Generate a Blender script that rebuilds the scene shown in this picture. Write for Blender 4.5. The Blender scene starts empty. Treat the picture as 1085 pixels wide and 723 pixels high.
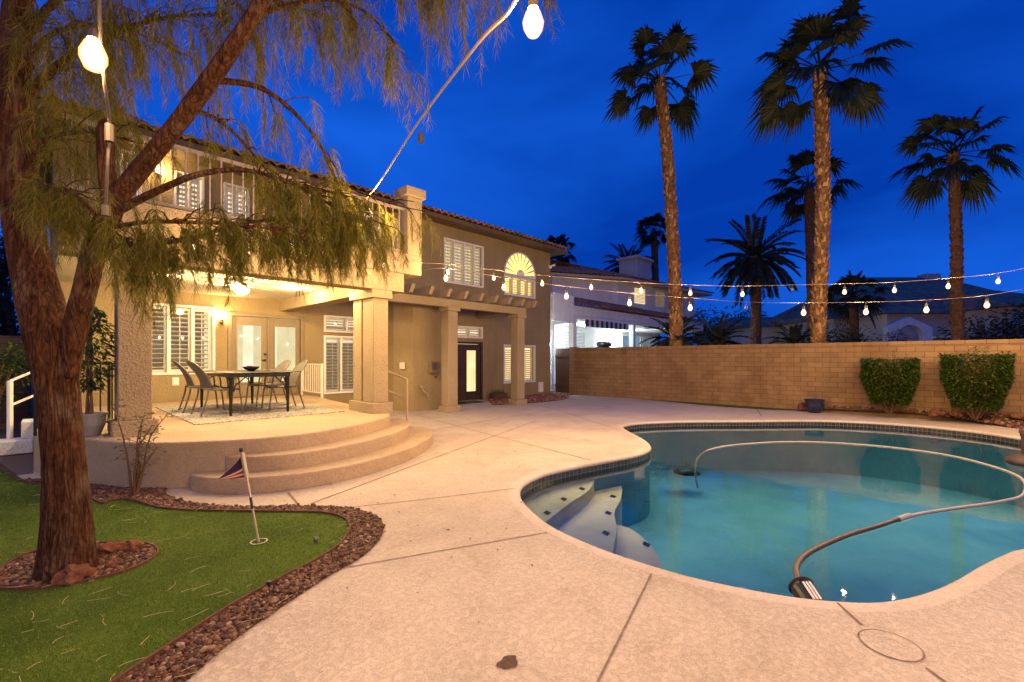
import bpy, bmesh, math, random
from math import radians as R, sin, cos, pi
from mathutils import Vector, Matrix, noise
from mathutils.geometry import delaunay_2d_cdt

random.seed(7)
SC = bpy.context.scene
COL = SC.collection

# ------------------------------------------------------------------ camera frame
EYE = 1.40
YAW = R(43.9)
CA, SA = cos(YAW), sin(YAW)

def spot(u, v, d):
    """point seen towards (u,v) of the survey photo, d metres away"""
    r = (u - 542.5) / 476 * d
    return Vector((d * CA + r * SA, d * SA - r * CA, EYE - (v - 380) / 476 * d))

# ------------------------------------------------------------------ helpers
class MB:
    def __init__(s):
        s.v = []; s.f = []; s.uv = None
    def add(s, vs, fs):
        o = len(s.v)
        s.v += [tuple(p) for p in vs]
        s.f += [tuple(i + o for i in f) for f in fs]
    def box(s, x0, x1, y0, y1, z0, z1):
        s.add([(x0, y0, z0), (x1, y0, z0), (x1, y1, z0), (x0, y1, z0), (x0, y0, z1), (x1, y0, z1), (x1, y1, z1), (x0, y1, z1)],
              [(0, 3, 2, 1), (4, 5, 6, 7), (0, 1, 5, 4), (1, 2, 6, 5), (2, 3, 7, 6), (3, 0, 4, 7)])
    def obox(s, c, size, M):
        vs = []
        for z in (-.5, .5):
            for x, y in ((-.5, -.5), (.5, -.5), (.5, .5), (-.5, .5)):
                vs.append(Vector(c) + M @ Vector((x * size[0], y * size[1], z * size[2])))
        s.add(vs, [(0, 3, 2, 1), (4, 5, 6, 7), (0, 1, 5, 4), (1, 2, 6, 5), (2, 3, 7, 6), (3, 0, 4, 7)])
    def tube(s, pts, rad, n=8, cap=True, fn=None):
        pts = [Vector(p) for p in pts]
        if not hasattr(rad, '__len__'): rad = [rad] * len(pts)
        up = None; rings = []
        for i, p in enumerate(pts):
            t = (pts[min(i + 1, len(pts) - 1)] - pts[max(i - 1, 0)])
            t = t.normalized() if t.length > 1e-9 else Vector((0, 0, 1))
            if up is None:
                up = Vector((1, 0, 0)) if abs(t.x) < .8 else Vector((0, 1, 0))
            a = (up - t * up.dot(t)).normalized(); up = a
            b = t.cross(a)
            ring = []
            for k in range(n):
                an = 2 * pi * k / n
                rr = rad[i] * (fn(i, an, p) if fn else 1)
                ring.append(p + (a * cos(an) + b * sin(an)) * rr)
            rings.append(ring)
        vs = [q for r in rings for q in r]; fs = []
        for i in range(len(pts) - 1):
            for k in range(n):
                k2 = (k + 1) % n
                fs.append((i * n + k, i * n + k2, (i + 1) * n + k2, (i + 1) * n + k))
        if cap:
            fs.append(tuple(range(n - 1, -1, -1))); fs.append(tuple((len(pts) - 1) * n + k for k in range(n)))
        s.add(vs, fs)
    def lathe(s, c, prof, n=20):
        """prof: list of (r,z); c centre"""
        vs = []; fs = []
        for r, z in prof:
            for k in range(n):
                a = 2 * pi * k / n
                vs.append((c[0] + r * cos(a), c[1] + r * sin(a), c[2] + z))
        m = len(prof)
        for i in range(m - 1):
            for k in range(n):
                k2 = (k + 1) % n
                fs.append((i * n + k, i * n + k2, (i + 1) * n + k2, (i + 1) * n + k))
        fs.append(tuple(range(n - 1, -1, -1))); fs.append(tuple((m - 1) * n + k for k in range(n)))
        s.add(vs, fs)
    def prism(s, poly, z0, z1):
        n = len(poly)
        if sum(poly[i][0] * poly[(i + 1) % n][1] - poly[(i + 1) % n][0] * poly[i][1] for i in range(n)) < 0:
            poly = poly[::-1]
        s.add([(x, y, z0) for x, y in poly] + [(x, y, z1) for x, y in poly],
              [tuple(range(n - 1, -1, -1)), tuple(range(n, 2 * n))] + [(i, (i + 1) % n, n + (i + 1) % n, n + i) for i in range(n)])
    def quad(s, a, b, c, d):
        s.add([a, b, c, d], [(0, 1, 2, 3)])
    def ico(s, c, r, sub=1, jit=0.0, sq=(1, 1, 1), rot=None):
        vs, fs = ICO[sub]
        M = rot or Matrix.Identity(3)
        s.add([Vector(c) + M @ Vector((p[0] * r * sq[0] * (1 + random.uniform(-jit, jit)), p[1] * r * sq[1] * (1 + random.uniform(-jit, jit)), p[2] * r * sq[2] * (1 + random.uniform(-jit, jit)))) for p in vs], fs)
    def build(s, name, mat, parent=None, smooth=False, bevel=0, auto=None):
        me = bpy.data.meshes.new(name)
        off = Vector((0, 0, 0))
        q = parent
        while q is not None:
            off = off + q.location; q = q.parent
        me.from_pydata([(x - off.x, y - off.y, z - off.z) for x, y, z in s.v], [], s.f)
        if s.uv:
            L = me.uv_layers.new(name='UVMap')
            for lp in me.loops: L.data[lp.index].uv = s.uv[lp.vertex_index]
        me.validate(); me.update()
        if smooth:
            me.polygons.foreach_set('use_smooth', [True] * len(me.polygons))
        o = bpy.data.objects.new(name, me); COL.objects.link(o)
        if mat: me.materials.append(mat)
        if parent: o.parent = parent
        if bevel:
            b = o.modifiers.new('bevel', 'BEVEL'); b.width = bevel; b.segments = 2; b.limit_method = 'ANGLE'; b.angle_limit = R(40)
        return o

def _ico(sub):
    bm = bmesh.new(); bmesh.ops.create_icosphere(bm, subdivisions=sub, radius=1)
    bm.verts.ensure_lookup_table()
    r = ([tuple(v.co) for v in bm.verts], [tuple(v.index for v in f.verts) for f in bm.faces]); bm.free()
    return r
ICO = {1: _ico(1), 2: _ico(2), 3: _ico(3)}

def tag(o, label=None, cat=None, group=None, kind=None):
    if label: o['label'] = label
    if cat: o['category'] = cat
    if group: o['group'] = group
    if kind: o['kind'] = kind
    return o
def empty(name, loc=(0, 0, 0), label=None, cat=None, group=None, rz=0):
    o = bpy.data.objects.new(name, None); COL.objects.link(o)
    o.location = loc; o.rotation_euler = (0, 0, rz); o.empty_display_size = .2
    return tag(o, label, cat, group)
def copy_tree(o, parent=None):
    c = o.copy(); COL.objects.link(c)
    if parent: c.parent = parent
    for ch in list(o.children): copy_tree(ch, c)
    return c
def spline(pts, n=6, closed=False):
    pts = [Vector(p) for p in pts]; m = len(pts); out = []
    rng = range(m) if closed else range(m - 1)
    for i in rng:
        if closed: p0, p1, p2, p3 = pts[(i - 1) % m], pts[i], pts[(i + 1) % m], pts[(i + 2) % m]
        else: p0, p1, p2, p3 = pts[max(i - 1, 0)], pts[i], pts[i + 1], pts[min(i + 2, m - 1)]
        for k in range(n):
            t = k / n
            out.append(.5 * ((2 * p1) + (p2 - p0) * t + (2 * p0 - 5 * p1 + 4 * p2 - p3) * t * t + (3 * p1 - p0 - 3 * p2 + p3) * t ** 3))
    if not closed: out.append(pts[-1])
    return out
def inside(x, y, poly):
    c = False; n = len(poly); j = n - 1
    for i in range(n):
        xi, yi = poly[i][0], poly[i][1]; xj, yj = poly[j][0], poly[j][1]
        if (yi > y) != (yj > y) and x < (xj - xi) * (y - yi) / (yj - yi) + xi: c = not c
        j = i
    return c
def sheet(loops, keep, z=0.0, extra=()):
    vs = []; es = []
    for lp in loops:
        o = len(vs); n = len(lp)
        vs += [Vector((p[0], p[1])) for p in lp]
        es += [(o + i, o + (i + 1) % n) for i in range(n)]
    vs += [Vector((p[0], p[1])) for p in extra]
    V, E_, F_, *_ = delaunay_2d_cdt(vs, es, [], 0, 1e-5)
    mb = MB(); fs = []
    for f in F_:
        cx = sum(V[i].x for i in f) / len(f); cy = sum(V[i].y for i in f) / len(f)
        if keep(cx, cy): fs.append(tuple(f))
    zf = z if callable(z) else (lambda x, y: z)
    mb.add([(p.x, p.y, zf(p.x, p.y)) for p in V], fs)
    return mb

# ------------------------------------------------------------------ materials
class NT:
    def __init__(s, name):
        s.m = bpy.data.materials.new(name); s.m.use_nodes = True
        s.t = s.m.node_tree; s.n = s.t.nodes; s.n.clear()
        s.out = s.n.new('ShaderNodeOutputMaterial')
    def new(s, kind, **kw):
        nd = s.n.new('ShaderNode' + kind)
        for k, v in kw.items():
            if k in nd.inputs: nd.inputs[k].default_value = v
            else: setattr(nd, k, v)
        return nd
    def link(s, a, b): s.t.links.new(a, b)
    def pos(s, scale=(1, 1, 1), obj=True, rot=(0, 0, 0)):
        if obj:
            c = s.new('TexCoord'); o = c.outputs['Object']
        else:
            c = s.new('NewGeometry'); o = c.outputs['Position']
        mp = s.new('Mapping'); mp.inputs['Scale'].default_value = scale; mp.inputs['Rotation'].default_value = rot
        s.link(o, mp.inputs['Vector']); return mp.outputs[0]
    def noise(s, vec, scale, detail=4, rough=.55, dist=0):
        n = s.new('TexNoise'); n.inputs['Scale'].default_value = scale; n.inputs['Detail'].default_value = detail
        n.inputs['Roughness'].default_value = rough; n.inputs['Distortion'].default_value = dist
        s.link(vec, n.inputs['Vector']); return n.outputs['Fac']
    def ramp(s, fac, stops):
        r = s.new('ValToRGB'); e = r.color_ramp.elements
        while len(e) < len(stops): e.new(.5)
        for i, (p, c) in enumerate(stops):
            e[i].position = p; e[i].color = (*c, 1) if len(c) == 3 else c
        s.link(fac, r.inputs[0]); return r.outputs[0]
    def mix(s, a, b, fac, mode='MIX'):
        m = s.new('MixRGB', blend_type=mode)
        for v, k in ((fac, 'Fac'), (a, 'Color1'), (b, 'Color2')):
            if isinstance(v, (int, float)): m.inputs[k].default_value = v
            elif isinstance(v, tuple): m.inputs[k].default_value = (*v, 1)
            else: s.link(v, m.inputs[k])
        return m.outputs[0]
    def bump(s, h, strength=.4, dist=.01, normal=None):
        b = s.new('Bump'); b.inputs['Strength'].default_value = strength; b.inputs['Distance'].default_value = dist
        s.link(h, b.inputs['Height'])
        if normal: s.link(normal, b.inputs['Normal'])
        return b.outputs[0]
    def bsdf(s, col, rough=.8, normal=None, metal=0, spec=.4, **kw):
        b = s.new('BsdfPrincipled')
        if isinstance(col, tuple): b.inputs['Base Color'].default_value = (*col, 1)
        else: s.link(col, b.inputs['Base Color'])
        if isinstance(rough, (int, float)): b.inputs['Roughness'].default_value = rough
        else: s.link(rough, b.inputs['Roughness'])
        b.inputs['Metallic'].default_value = metal; b.inputs['Specular IOR Level'].default_value = spec
        for k, v in kw.items(): b.inputs[k].default_value = v
        if normal: s.link(normal, b.inputs['Normal'])
        s.link(b.outputs[0], s.out.inputs[0]); return b

def sc(c, k): return tuple(min(1, x * k) for x in c)
def plain(name, c, rough=.6, metal=0, var=.18, scale=9, bump=0, bscale=60, spec=.4):
    t = NT(name); p = t.pos(obj=False)
    n = t.noise(p, scale, 5)
    col = t.ramp(n, [(.3, sc(c, 1 - var)), (.7, sc(c, 1 + var))])
    nm = t.bump(t.noise(p, bscale, 4), bump, .01) if bump else None
    t.bsdf(col, rough, nm, metal, spec); return t.m
def stucco(name, c, streak=.25):
    t = NT(name); p = t.pos(obj=False)
    big = t.noise(p, .9, 5, .6); st = t.noise(t.pos((3, 3, .35), obj=False), 1.6, 4)
    col = t.ramp(big, [(.3, sc(c, .86)), (.7, sc(c, 1.1))])
    col = t.mix(col, t.ramp(st, [(.35, (.72, .68, .62)), (.6, (1, 1, 1))]), streak, 'MULTIPLY')
    fine = t.noise(p, 55, 3, .6); v = t.new('TexVoronoi'); v.inputs['Scale'].default_value = 38; t.link(p, v.inputs['Vector'])
    h = t.mix(fine, v.outputs['Distance'], .35)
    col = t.mix(col, t.ramp(fine, [(.35, (.72, .69, .64)), (.55, (1.05, 1.05, 1.05))]), .6, 'MULTIPLY')
    t.bsdf(col, .92, t.bump(h, .8, .02), spec=.2); return t.m
def concrete(name, c, tex=True, rug=1.0):
    t = NT(name); p = t.pos(obj=False)
    a = t.noise(p, .5, 6, .62); b = t.noise(p, 2.6, 7, .72, .8); f = t.noise(p, 30, 6, .72, .5); g = t.noise(p, 120, 3, .65)
    col = t.ramp(a, [(.3, sc(c, .84)), (.7, sc(c, 1.08))])
    col = t.mix(col, t.ramp(b, [(.32, (.55, .49, .44)), (.5, (.97, .95, .92)), (.75, (1.06, 1.02, .98))]), .36 * rug, 'MULTIPLY')
    col = t.mix(col, t.ramp(f, [(.38, (.5, .43, .38)), (.47, (.85, .82, .8)), (.56, (1.08, 1.07, 1.06))]), .26 * rug, 'MULTIPLY')
    col = t.mix(col, t.ramp(g, [(.36, (.72, .68, .64)), (.56, (1.04, 1.04, 1.04))]), .6, 'MULTIPLY')
    w_ = t.noise(p, 1.15, 8, .68, 1.2); col = t.mix(col, t.ramp(w_, [(.3, (.6, .54, .49)), (.44, (.9, .87, .84)), (.52, (1, 1, 1))]), .4 * rug, 'MULTIPLY')
    sp_ = t.new('TexVoronoi'); sp_.inputs['Scale'].default_value = 3.1; t.link(p, sp_.inputs['Vector']); col = t.mix(col, t.ramp(sp_.outputs['Distance'], [(.018, (.4, .3, .22)), (.03, (1, 1, 1))]), .6 * rug, 'MULTIPLY')
    h = t.mix(t.ramp(f, [(.4, (0, 0, 0)), (.54, (1, 1, 1))]), g, .3)
    t.bsdf(col, t.ramp(b, [(.3, (.5,) * 3), (.8, (.75,) * 3)]), t.bump(h, .6 if tex else .15, .006), spec=.35); return t.m
def emit(name, c, strength, use_mis=True):
    t = NT(name); e = t.new('Emission'); e.inputs[0].default_value = (*c, 1); e.inputs[1].default_value = strength
    t.link(e.outputs[0], t.out.inputs[0])
    if not use_mis: t.m.cycles.emission_sampling = 'NONE'
    return t.m
def glow_glass(name, c, strength, rim=None):
    """lit frosted glass: gives off light and lets the lamp inside shine through"""
    t = NT(name); e = t.new('Emission'); e.inputs[0].default_value = (*c, 1); e.inputs[1].default_value = strength
    tr = t.new('BsdfTransparent'); a = t.new('AddShader')
    if rim:
        lw_ = t.new('LayerWeight'); lw_.inputs[0].default_value = .5
        t.link(t.ramp(lw_.outputs['Facing'], [(.0, tuple(x * strength for x in c)), (.22, tuple(x * strength * .3 for x in c)), (.6, rim)]), e.inputs[0]); e.inputs[1].default_value = 1
    t.link(e.outputs[0], a.inputs[0]); t.link(tr.outputs[0], a.inputs[1]); t.link(a.outputs[0], t.out.inputs[0])
    t.m.cycles.emission_sampling = 'NONE'; return t.m
def blocks(name, c1, c2, mortar, w, h, axis='y', msize=.007, bump=.6, z0=0.0):
    t = NT(name); g = t.new('NewGeometry'); s = t.new('SeparateXYZ'); t.link(g.outputs['Position'], s.inputs[0])
    cb = t.new('CombineXYZ'); t.link(s.outputs['Y' if axis == 'y' else 'X'], cb.inputs[0])
    ad = t.new('Math', operation='ADD'); ad.inputs[1].default_value = z0; t.link(s.outputs['Z'], ad.inputs[0]); t.link(ad.outputs[0], cb.inputs[1])
    br = t.new('TexBrick'); br.inputs['Scale'].default_value = 1; br.inputs['Brick Width'].default_value = w; br.inputs['Row Height'].default_value = h
    br.inputs['Mortar Size'].default_value = msize; br.inputs['Mortar Smooth'].default_value = .5; br.inputs['Bias'].default_value = 0
    br.inputs['Color1'].default_value = (*c1, 1); br.inputs['Color2'].default_value = (*c2, 1); br.inputs['Mortar'].default_value = (*mortar, 1)
    t.link(cb.outputs[0], br.inputs['Vector'])
    p = t.pos(obj=False); n = t.noise(p, 2.2, 5, .65); f = t.noise(p, 45, 4)
    col = t.mix(br.outputs['Color'], t.ramp(n, [(.3, (.72, .69, .66)), (.55, (1, 1, 1)), (.8, (1.08, 1.07, 1.05))]), .7, 'MULTIPLY')
    grime = t.noise(t.pos((1, 1, .25), obj=False), 1.3, 5)
    col = t.mix(col, t.ramp(grime, [(.38, (.7, .66, .62)), (.55, (1, 1, 1))]), .6, 'MULTIPLY')
    inv = t.new('Math', operation='SUBTRACT'); inv.inputs[0].default_value = 1; t.link(br.outputs['Fac'], inv.inputs[1])
    h_ = t.mix(inv.outputs[0], f, .3)
    t.bsdf(col, .9, t.bump(h_, bump * .75, .01), spec=.2); return t.m

M = {}
M['stucco'] = stucco('stucco_tan', (.31, .235, .125))
M['stucco_trim'] = stucco('stucco_trim', (.35, .27, .165), .15)
M['stucco_white'] = stucco('stucco_white', (.82, .79, .74), .2)
M['stucco_far'] = stucco('stucco_far', (.6, .5, .42), .2)
M['ceiling'] = plain('ceiling_paint', (.62, .55, .4), .85, var=.05, bump=.2)
M['deck'] = concrete('deck_concrete', (.56, .47, .36))
M['step'] = concrete('step_concrete', (.47, .35, .215), True, .8)
M['coping'] = concrete('coping_concrete', (.6, .5, .39), False)
M['eave'] = plain('eave_brown', (.13, .085, .05), .8)
M['white'] = plain('white_paint', (.78, .74, .66), .45, var=.05)
M['offwhite'] = plain('offwhite_metal', (.72, .66, .54), .4, var=.08)
M['taupe'] = plain('taupe_paint', (.2, .15, .085), .45, var=.08)
M['darkdoor'] = plain('dark_door_paint', (.05, .032, .022), .35, var=.15)
M['iron'] = plain('black_iron', (.022, .02, .018), .42, metal=.5, var=.25)
M['bronze'] = plain('bronze', (.12, .075, .04), .4, metal=.7)
M['chairframe'] = plain('grey_brown_aluminium', (.16, .14, .115), .38, metal=.5, var=.1)
M['wood'] = plain('dark_wood', (.12, .06, .03), .6, scale=20)
M['rail'] = plain('tan_rail_metal', (.42, .34, .22), .35, metal=.3, var=.08)
M['steel_edge'] = plain('rusty_edging', (.1, .035, .018), .8, var=.3, scale=14, bump=.3)
M['hose'] = plain('hose_white', (.33, .31, .27), .5, var=.12)
M['hosebrown'] = plain('hose_brown', (.06, .036, .027), .5, var=.2)
M['blackplastic'] = plain('black_plastic', (.018, .018, .02), .35, var=.2)
M['glaze'] = plain('dark_blue_glaze', (.02, .022, .05), .18, var=.3)
M['joint'] = plain('joint_filler', (.2, .135, .095), .9, var=.3, scale=30)
M['soil'] = plain('soil', (.07, .038, .022), .95, var=.35, scale=6, bump=.5)
M['rock'] = plain('red_rock', (.15, .055, .025), .9, var=.5, scale=14, bump=.5, bscale=30)
M['ground'] = plain('desert_ground', (.14, .1, .075), .95, var=.25, scale=.6)
M['asphalt_joint'] = M['joint']
M['cable'] = plain('cable_tan', (.2, .15, .12), .6, var=.1)
M['lead'] = plain('lead_brown', (.035, .024, .02), .6, var=.1)
M['socket'] = plain('socket_black', (.05, .035, .028), .5, var=.2)

# block walls
M['block'] = blocks('slump_block', (.29, .18, .09), (.24, .145, .072), (.13, .076, .038), .33, .13, 'y')
M['gate'] = blocks('gate_boards', (.1, .065, .05), (.085, .055, .04), (.03, .02, .015), .12, 4, 'y', .004, .3)
# roof tile
def tilemat(name, c):
    t = NT(name); p = t.pos(obj=False); v = t.new('TexVoronoi'); v.inputs['Scale'].default_value = 3.2; t.link(p, v.inputs['Vector'])
    sp = t.new('SeparateColor'); t.link(v.outputs['Color'], sp.inputs[0])
    col = t.ramp(sp.outputs[0], [(0, sc(c, .6)), (.5, c), (1, (c[0] * 1.35, c[1] * 1.15, c[2]))])
    col = t.mix(col, t.ramp(t.noise(p, 8, 5), [(.3, (.6, .55, .5)), (.65, (1, 1, 1))]), .6, 'MULTIPLY')
    t.bsdf(col, .9, t.bump(t.noise(p, 30, 4), .4, .01), spec=.2); return t.m
M['tile'] = tilemat('clay_tile', (.3, .17, .11))
M['tile_far'] = tilemat('clay_tile_far', (.34, .19, .12))

# gravel / stones: colour per stone
def stonemat(name, stops, bump=.4):
    t = NT(name); g = t.new('NewGeometry')
    col = t.ramp(g.outputs['Random Per Island'], stops); p = t.pos(obj=False)
    col = t.mix(col, t.ramp(t.noise(p, 60, 4), [(.3, (.6, .55, .5)), (.65, (1, 1, 1))]), .7, 'MULTIPLY')
    t.bsdf(col, .7, t.bump(t.noise(p, 90, 3), bump, .006), spec=.4); return t.m
M['gravel'] = stonemat('river_gravel', [(0, (.03, .012, .007)), (.35, (.095, .036, .017)), (.65, (.16, .066, .03)), (.9, (.22, .115, .06)), (1, (.36, .25, .16))])
M['gravel_red'] = stonemat('red_gravel', [(0, (.12, .045, .025)), (.5, (.24, .1, .055)), (.85, (.33, .17, .1)), (1, (.4, .28, .2))])
# turf
t = NT('turf_base'); p = t.pos(obj=False)
col = t.ramp(t.noise(p, 1.3, 5, .6), [(.3, (.045, .09, .006)), (.55, (.09, .15, .014)), (.75, (.16, .19, .03))])
col = t.mix(col, t.ramp(t.noise(p, 160, 2), [(.3, (.45, .45, .4)), (.7, (1.2, 1.2, 1.1))]), .8, 'MULTIPLY')
t.bsdf(col, .9, t.bump(t.noise(p, 220, 2), .8, .01), spec=.15); M['turf'] = t.m
def leafmat(name, stops, trans=.35, rough=.55):
    t = NT(name); g = t.new('NewGeometry'); col = t.ramp(g.outputs['Random Per Island'], stops)
    d = t.new('BsdfPrincipled'); t.link(col, d.inputs['Base Color']); d.inputs['Roughness'].default_value = rough; d.inputs['Specular IOR Level'].default_value = .3
    tl = t.new('BsdfTranslucent'); t.link(col, tl.inputs[0]); mx = t.new('MixShader'); mx.inputs[0].default_value = trans
    t.link(d.outputs[0], mx.inputs[1]); t.link(tl.outputs[0], mx.inputs[2]); t.link(mx.outputs[0], t.out.inputs[0]); return t.m
M['blade'] = leafmat('turf_blades', [(0, (.05, .1, .006)), (.6, (.115, .19, .016)), (.93, (.19, .23, .035)), (1, (.32, .29, .1))], .25)
M['needle'] = leafmat('drooping_needles', [(0, (.04, .05, .005)), (.45, (.12, .12, .011)), (.8, (.22, .18, .02)), (1, (.32, .19, .04))], .5)
M['palm'] = leafmat('palm_frond', [(0, (.012, .02, .012)), (.8, (.028, .038, .02)), (1, (.06, .05, .025))], .2)
M['shrubleaf'] = leafmat('shrub_leaf', [(0, (.02, .045, .006)), (.5, (.055, .09, .012)), (1, (.11, .15, .025))], .25, .4)
M['ficusleaf'] = leafmat('ficus_leaf', [(0, (.02, .05, .012)), (.6, (.05, .095, .025)), (1, (.12, .16, .06))], .25, .35)
M['darkleaf'] = leafmat('dark_leaf', [(0, (.025, .032, .014)), (1, (.075, .08, .035))], .2)
M['weedleaf'] = leafmat('weed_leaf', [(0, (.06, .08, .015)), (1, (.2, .18, .05))], .3)
# bark
t = NT('bark'); p = t.pos((1, 1, .15), obj=False)
a = t.noise(p, 34, 7, .72, .9); b = t.noise(t.pos((1, 1, .45), obj=False), 60, 5, .7, .4); vo = t.new('TexVoronoi', feature='DISTANCE_TO_EDGE'); vo.inputs['Scale'].default_value = 34
dv = t.new('VectorMath', operation='ADD'); nz = t.new('TexNoise'); nz.inputs['Scale'].default_value = 9; t.link(p, nz.inputs['Vector']); vm = t.new('VectorMath', operation='SCALE'); vm.inputs['Scale'].default_value = .11; t.link(nz.outputs['Color'], vm.inputs[0]); t.link(p, dv.inputs[0]); t.link(vm.outputs[0], dv.inputs[1]); t.link(dv.outputs[0], vo.inputs['Vector'])
crk = t.ramp(vo.outputs['Distance'], [(.0, (0, 0, 0)), (.16, (1, 1, 1))])
col = t.ramp(a, [(.34, (.026, .01, .006)), (.5, (.085, .033, .017)), (.74, (.19, .09, .048))])
col = t.mix(col, t.ramp(b, [(.35, (.5, .46, .44)), (.6, (1.1, 1.08, 1.05))]), .8, 'MULTIPLY')
col = t.mix(col, (.2, .15, .11), t.ramp(t.noise(t.pos((1, 1, .5), obj=False), 5, 6, .7), [(.52, (0, 0, 0)), (.68, (.6, .6, .6))]))
col = t.mix(col, t.ramp(crk, [(0, (.3, .24, .21)), (1, (1, 1, 1))]), .4, 'MULTIPLY')
h = t.mix(t.mix(a, b, .35), crk, .3)
t.bsdf(col, .92, t.bump(h, 1, .03), spec=.15); M['bark'] = t.m
def trunkmat(name, c0, c1):
    t = NT(name); p = t.pos(obj=False); g = t.new('NewGeometry')
    col = t.ramp(t.noise(p, 9, 5, .7), [(.3, c0), (.7, c1)])
    t.bsdf(col, .9, t.bump(t.noise(p, 30, 4), .6, .02), spec=.2); return t.m
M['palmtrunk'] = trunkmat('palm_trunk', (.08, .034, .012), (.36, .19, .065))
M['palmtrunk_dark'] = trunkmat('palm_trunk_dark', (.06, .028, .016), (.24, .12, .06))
M['palmboot'] = stonemat('palm_boots', [(0, (.08, .035, .01)), (.5, (.3, .15, .05)), (1, (.6, .36, .14))], .5)
# glass
t = NT('window_glass'); g = t.new('BsdfGlossy'); g.inputs['Roughness'].default_value = .02; tr = t.new('BsdfTransparent'); fr = t.new('Fresnel'); fr.inputs[0].default_value = 1.5
mx = t.new('MixShader'); t.link(fr.outputs[0], mx.inputs[0]); t.link(tr.outputs[0], mx.inputs[1]); t.link(g.outputs[0], mx.inputs[2]); t.link(mx.outputs[0], t.out.inputs[0]); M['glass'] = t.m
# lit rooms
def room(name, c, s, var=.35):
    t = NT(name); p = t.pos(obj=False); n = t.noise(p, 1.6, 3)
    e = t.new('Emission'); e.inputs[1].default_value = s
    t.link(t.ramp(n, [(.3, sc(c, 1 - var)), (.7, c)]), e.inputs[0]); t.link(e.outputs[0], t.out.inputs[0]); return t.m
M['room_warm'] = room('lit_room_warm', (1, .72, .36), 1.25)
M['room_cream'] = room('lit_room_cream', (1, .82, .52), 1.35)
M['room_yellow'] = room('lit_room_yellow', (1, .68, .16), 2.1)
M['room_dim'] = room('lit_room_dim', (.8, .72, .5), .6)
M['room_shade'] = room('lit_room_shaded', (.5, .34, .16), .42)
M['room_pale'] = room('lit_room_pale', (.95, .8, .42), .85, .25)
M['room_blue'] = room('lit_room_cool', (.35, .6, .8), .45)
# water
t = NT('pool_water'); p = t.pos(obj=False)
h = t.mix(t.noise(p, 2.2, 3, .5), t.noise(p, 9, 2), .25); nm = t.bump(h, .05, .05)
gl = t.new('BsdfGlossy'); gl.inputs['Roughness'].default_value = .015; t.link(nm, gl.inputs['Normal'])
tr = t.new('BsdfTransparent'); tr.inputs[0].default_value = (.8, .94, .95, 1); fr = t.new('Fresnel'); fr.inputs[0].default_value = 1.4; t.link(nm, fr.inputs['Normal'])
mx = t.new('MixShader'); t.link(fr.outputs[0], mx.inputs[0]); t.link(tr.outputs[0], mx.inputs[1]); t.link(gl.outputs[0], mx.inputs[2]); t.link(mx.outputs[0], t.out.inputs[0]); M['water'] = t.m
# plaster: the teal that light takes on through water is painted into its colour
t = NT('pool_plaster'); p = t.pos(obj=False)
col = t.ramp(t.noise(p, 1.1, 5, .6), [(.3, (.1, .39, .54)), (.7, (.15, .49, .63))]); col = t.mix(col, t.ramp(t.noise(p, 25, 3), [(.3, (.85,) * 3), (.6, (1,) * 3)]), .5, 'MULTIPLY')
t.bsdf(col, .8, spec=.2); M['plaster'] = t.m
M['plaster_pale'] = plain('pool_step_plaster', (.84, .76, .56), .8, var=.06, scale=5)
# waterline tile
t = NT('waterline_tile'); uv = t.new('TexCoord'); br = t.new('TexBrick'); br.inputs['Scale'].default_value = 1; br.inputs['Brick Width'].default_value = .075; br.inputs['Row Height'].default_value = .075
br.offset = 0; br.inputs['Mortar Size'].default_value = .004; br.inputs['Color1'].default_value = (.02, .03, .045, 1); br.inputs['Color2'].default_value = (.055, .05, .05, 1); br.inputs['Mortar'].default_value = (.2, .18, .15, 1)
t.link(uv.outputs['UV'], br.inputs['Vector']); t.bsdf(br.outputs['Color'], .2, spec=.5); M['pooltile'] = t.m
# rug
t = NT('rug'); p = t.pos(obj=False); v = t.new('TexVoronoi', feature='DISTANCE_TO_EDGE'); v.inputs['Scale'].default_value = 14; t.link(p, v.inputs['Vector'])
w = t.noise(p, 26, 3, .6, 1.5)
col = t.mix(t.ramp(v.outputs['Distance'], [(.0, (.56, .52, .43)), (.08, (.5, .46, .4)), (.14, (.16, .15, .15))]), t.ramp(w, [(.46, (.15, .145, .15)), (.54, (.6, .55, .45))]), .5)
t.bsdf(col, .95, t.bump(w, .3, .005), spec=.1); M['rug'] = t.m
# woven sling
t = NT('woven_sling'); p = t.pos((1, 1, 1)); ck = t.new('TexWave'); ck.inputs['Scale'].default_value = 45; t.link(p, ck.inputs[0]); ck2 = t.new('TexWave', bands_direction='Z'); ck2.inputs['Scale'].default_value = 45; t.link(p, ck2.inputs[0])
h = t.mix(ck.outputs[0], ck2.outputs[0], .5); t.bsdf(t.ramp(h, [(.3, (.075, .07, .06)), (.7, (.17, .155, .135))]), .6, t.bump(h, .5, .004), spec=.3); M['sling'] = t.m
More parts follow.
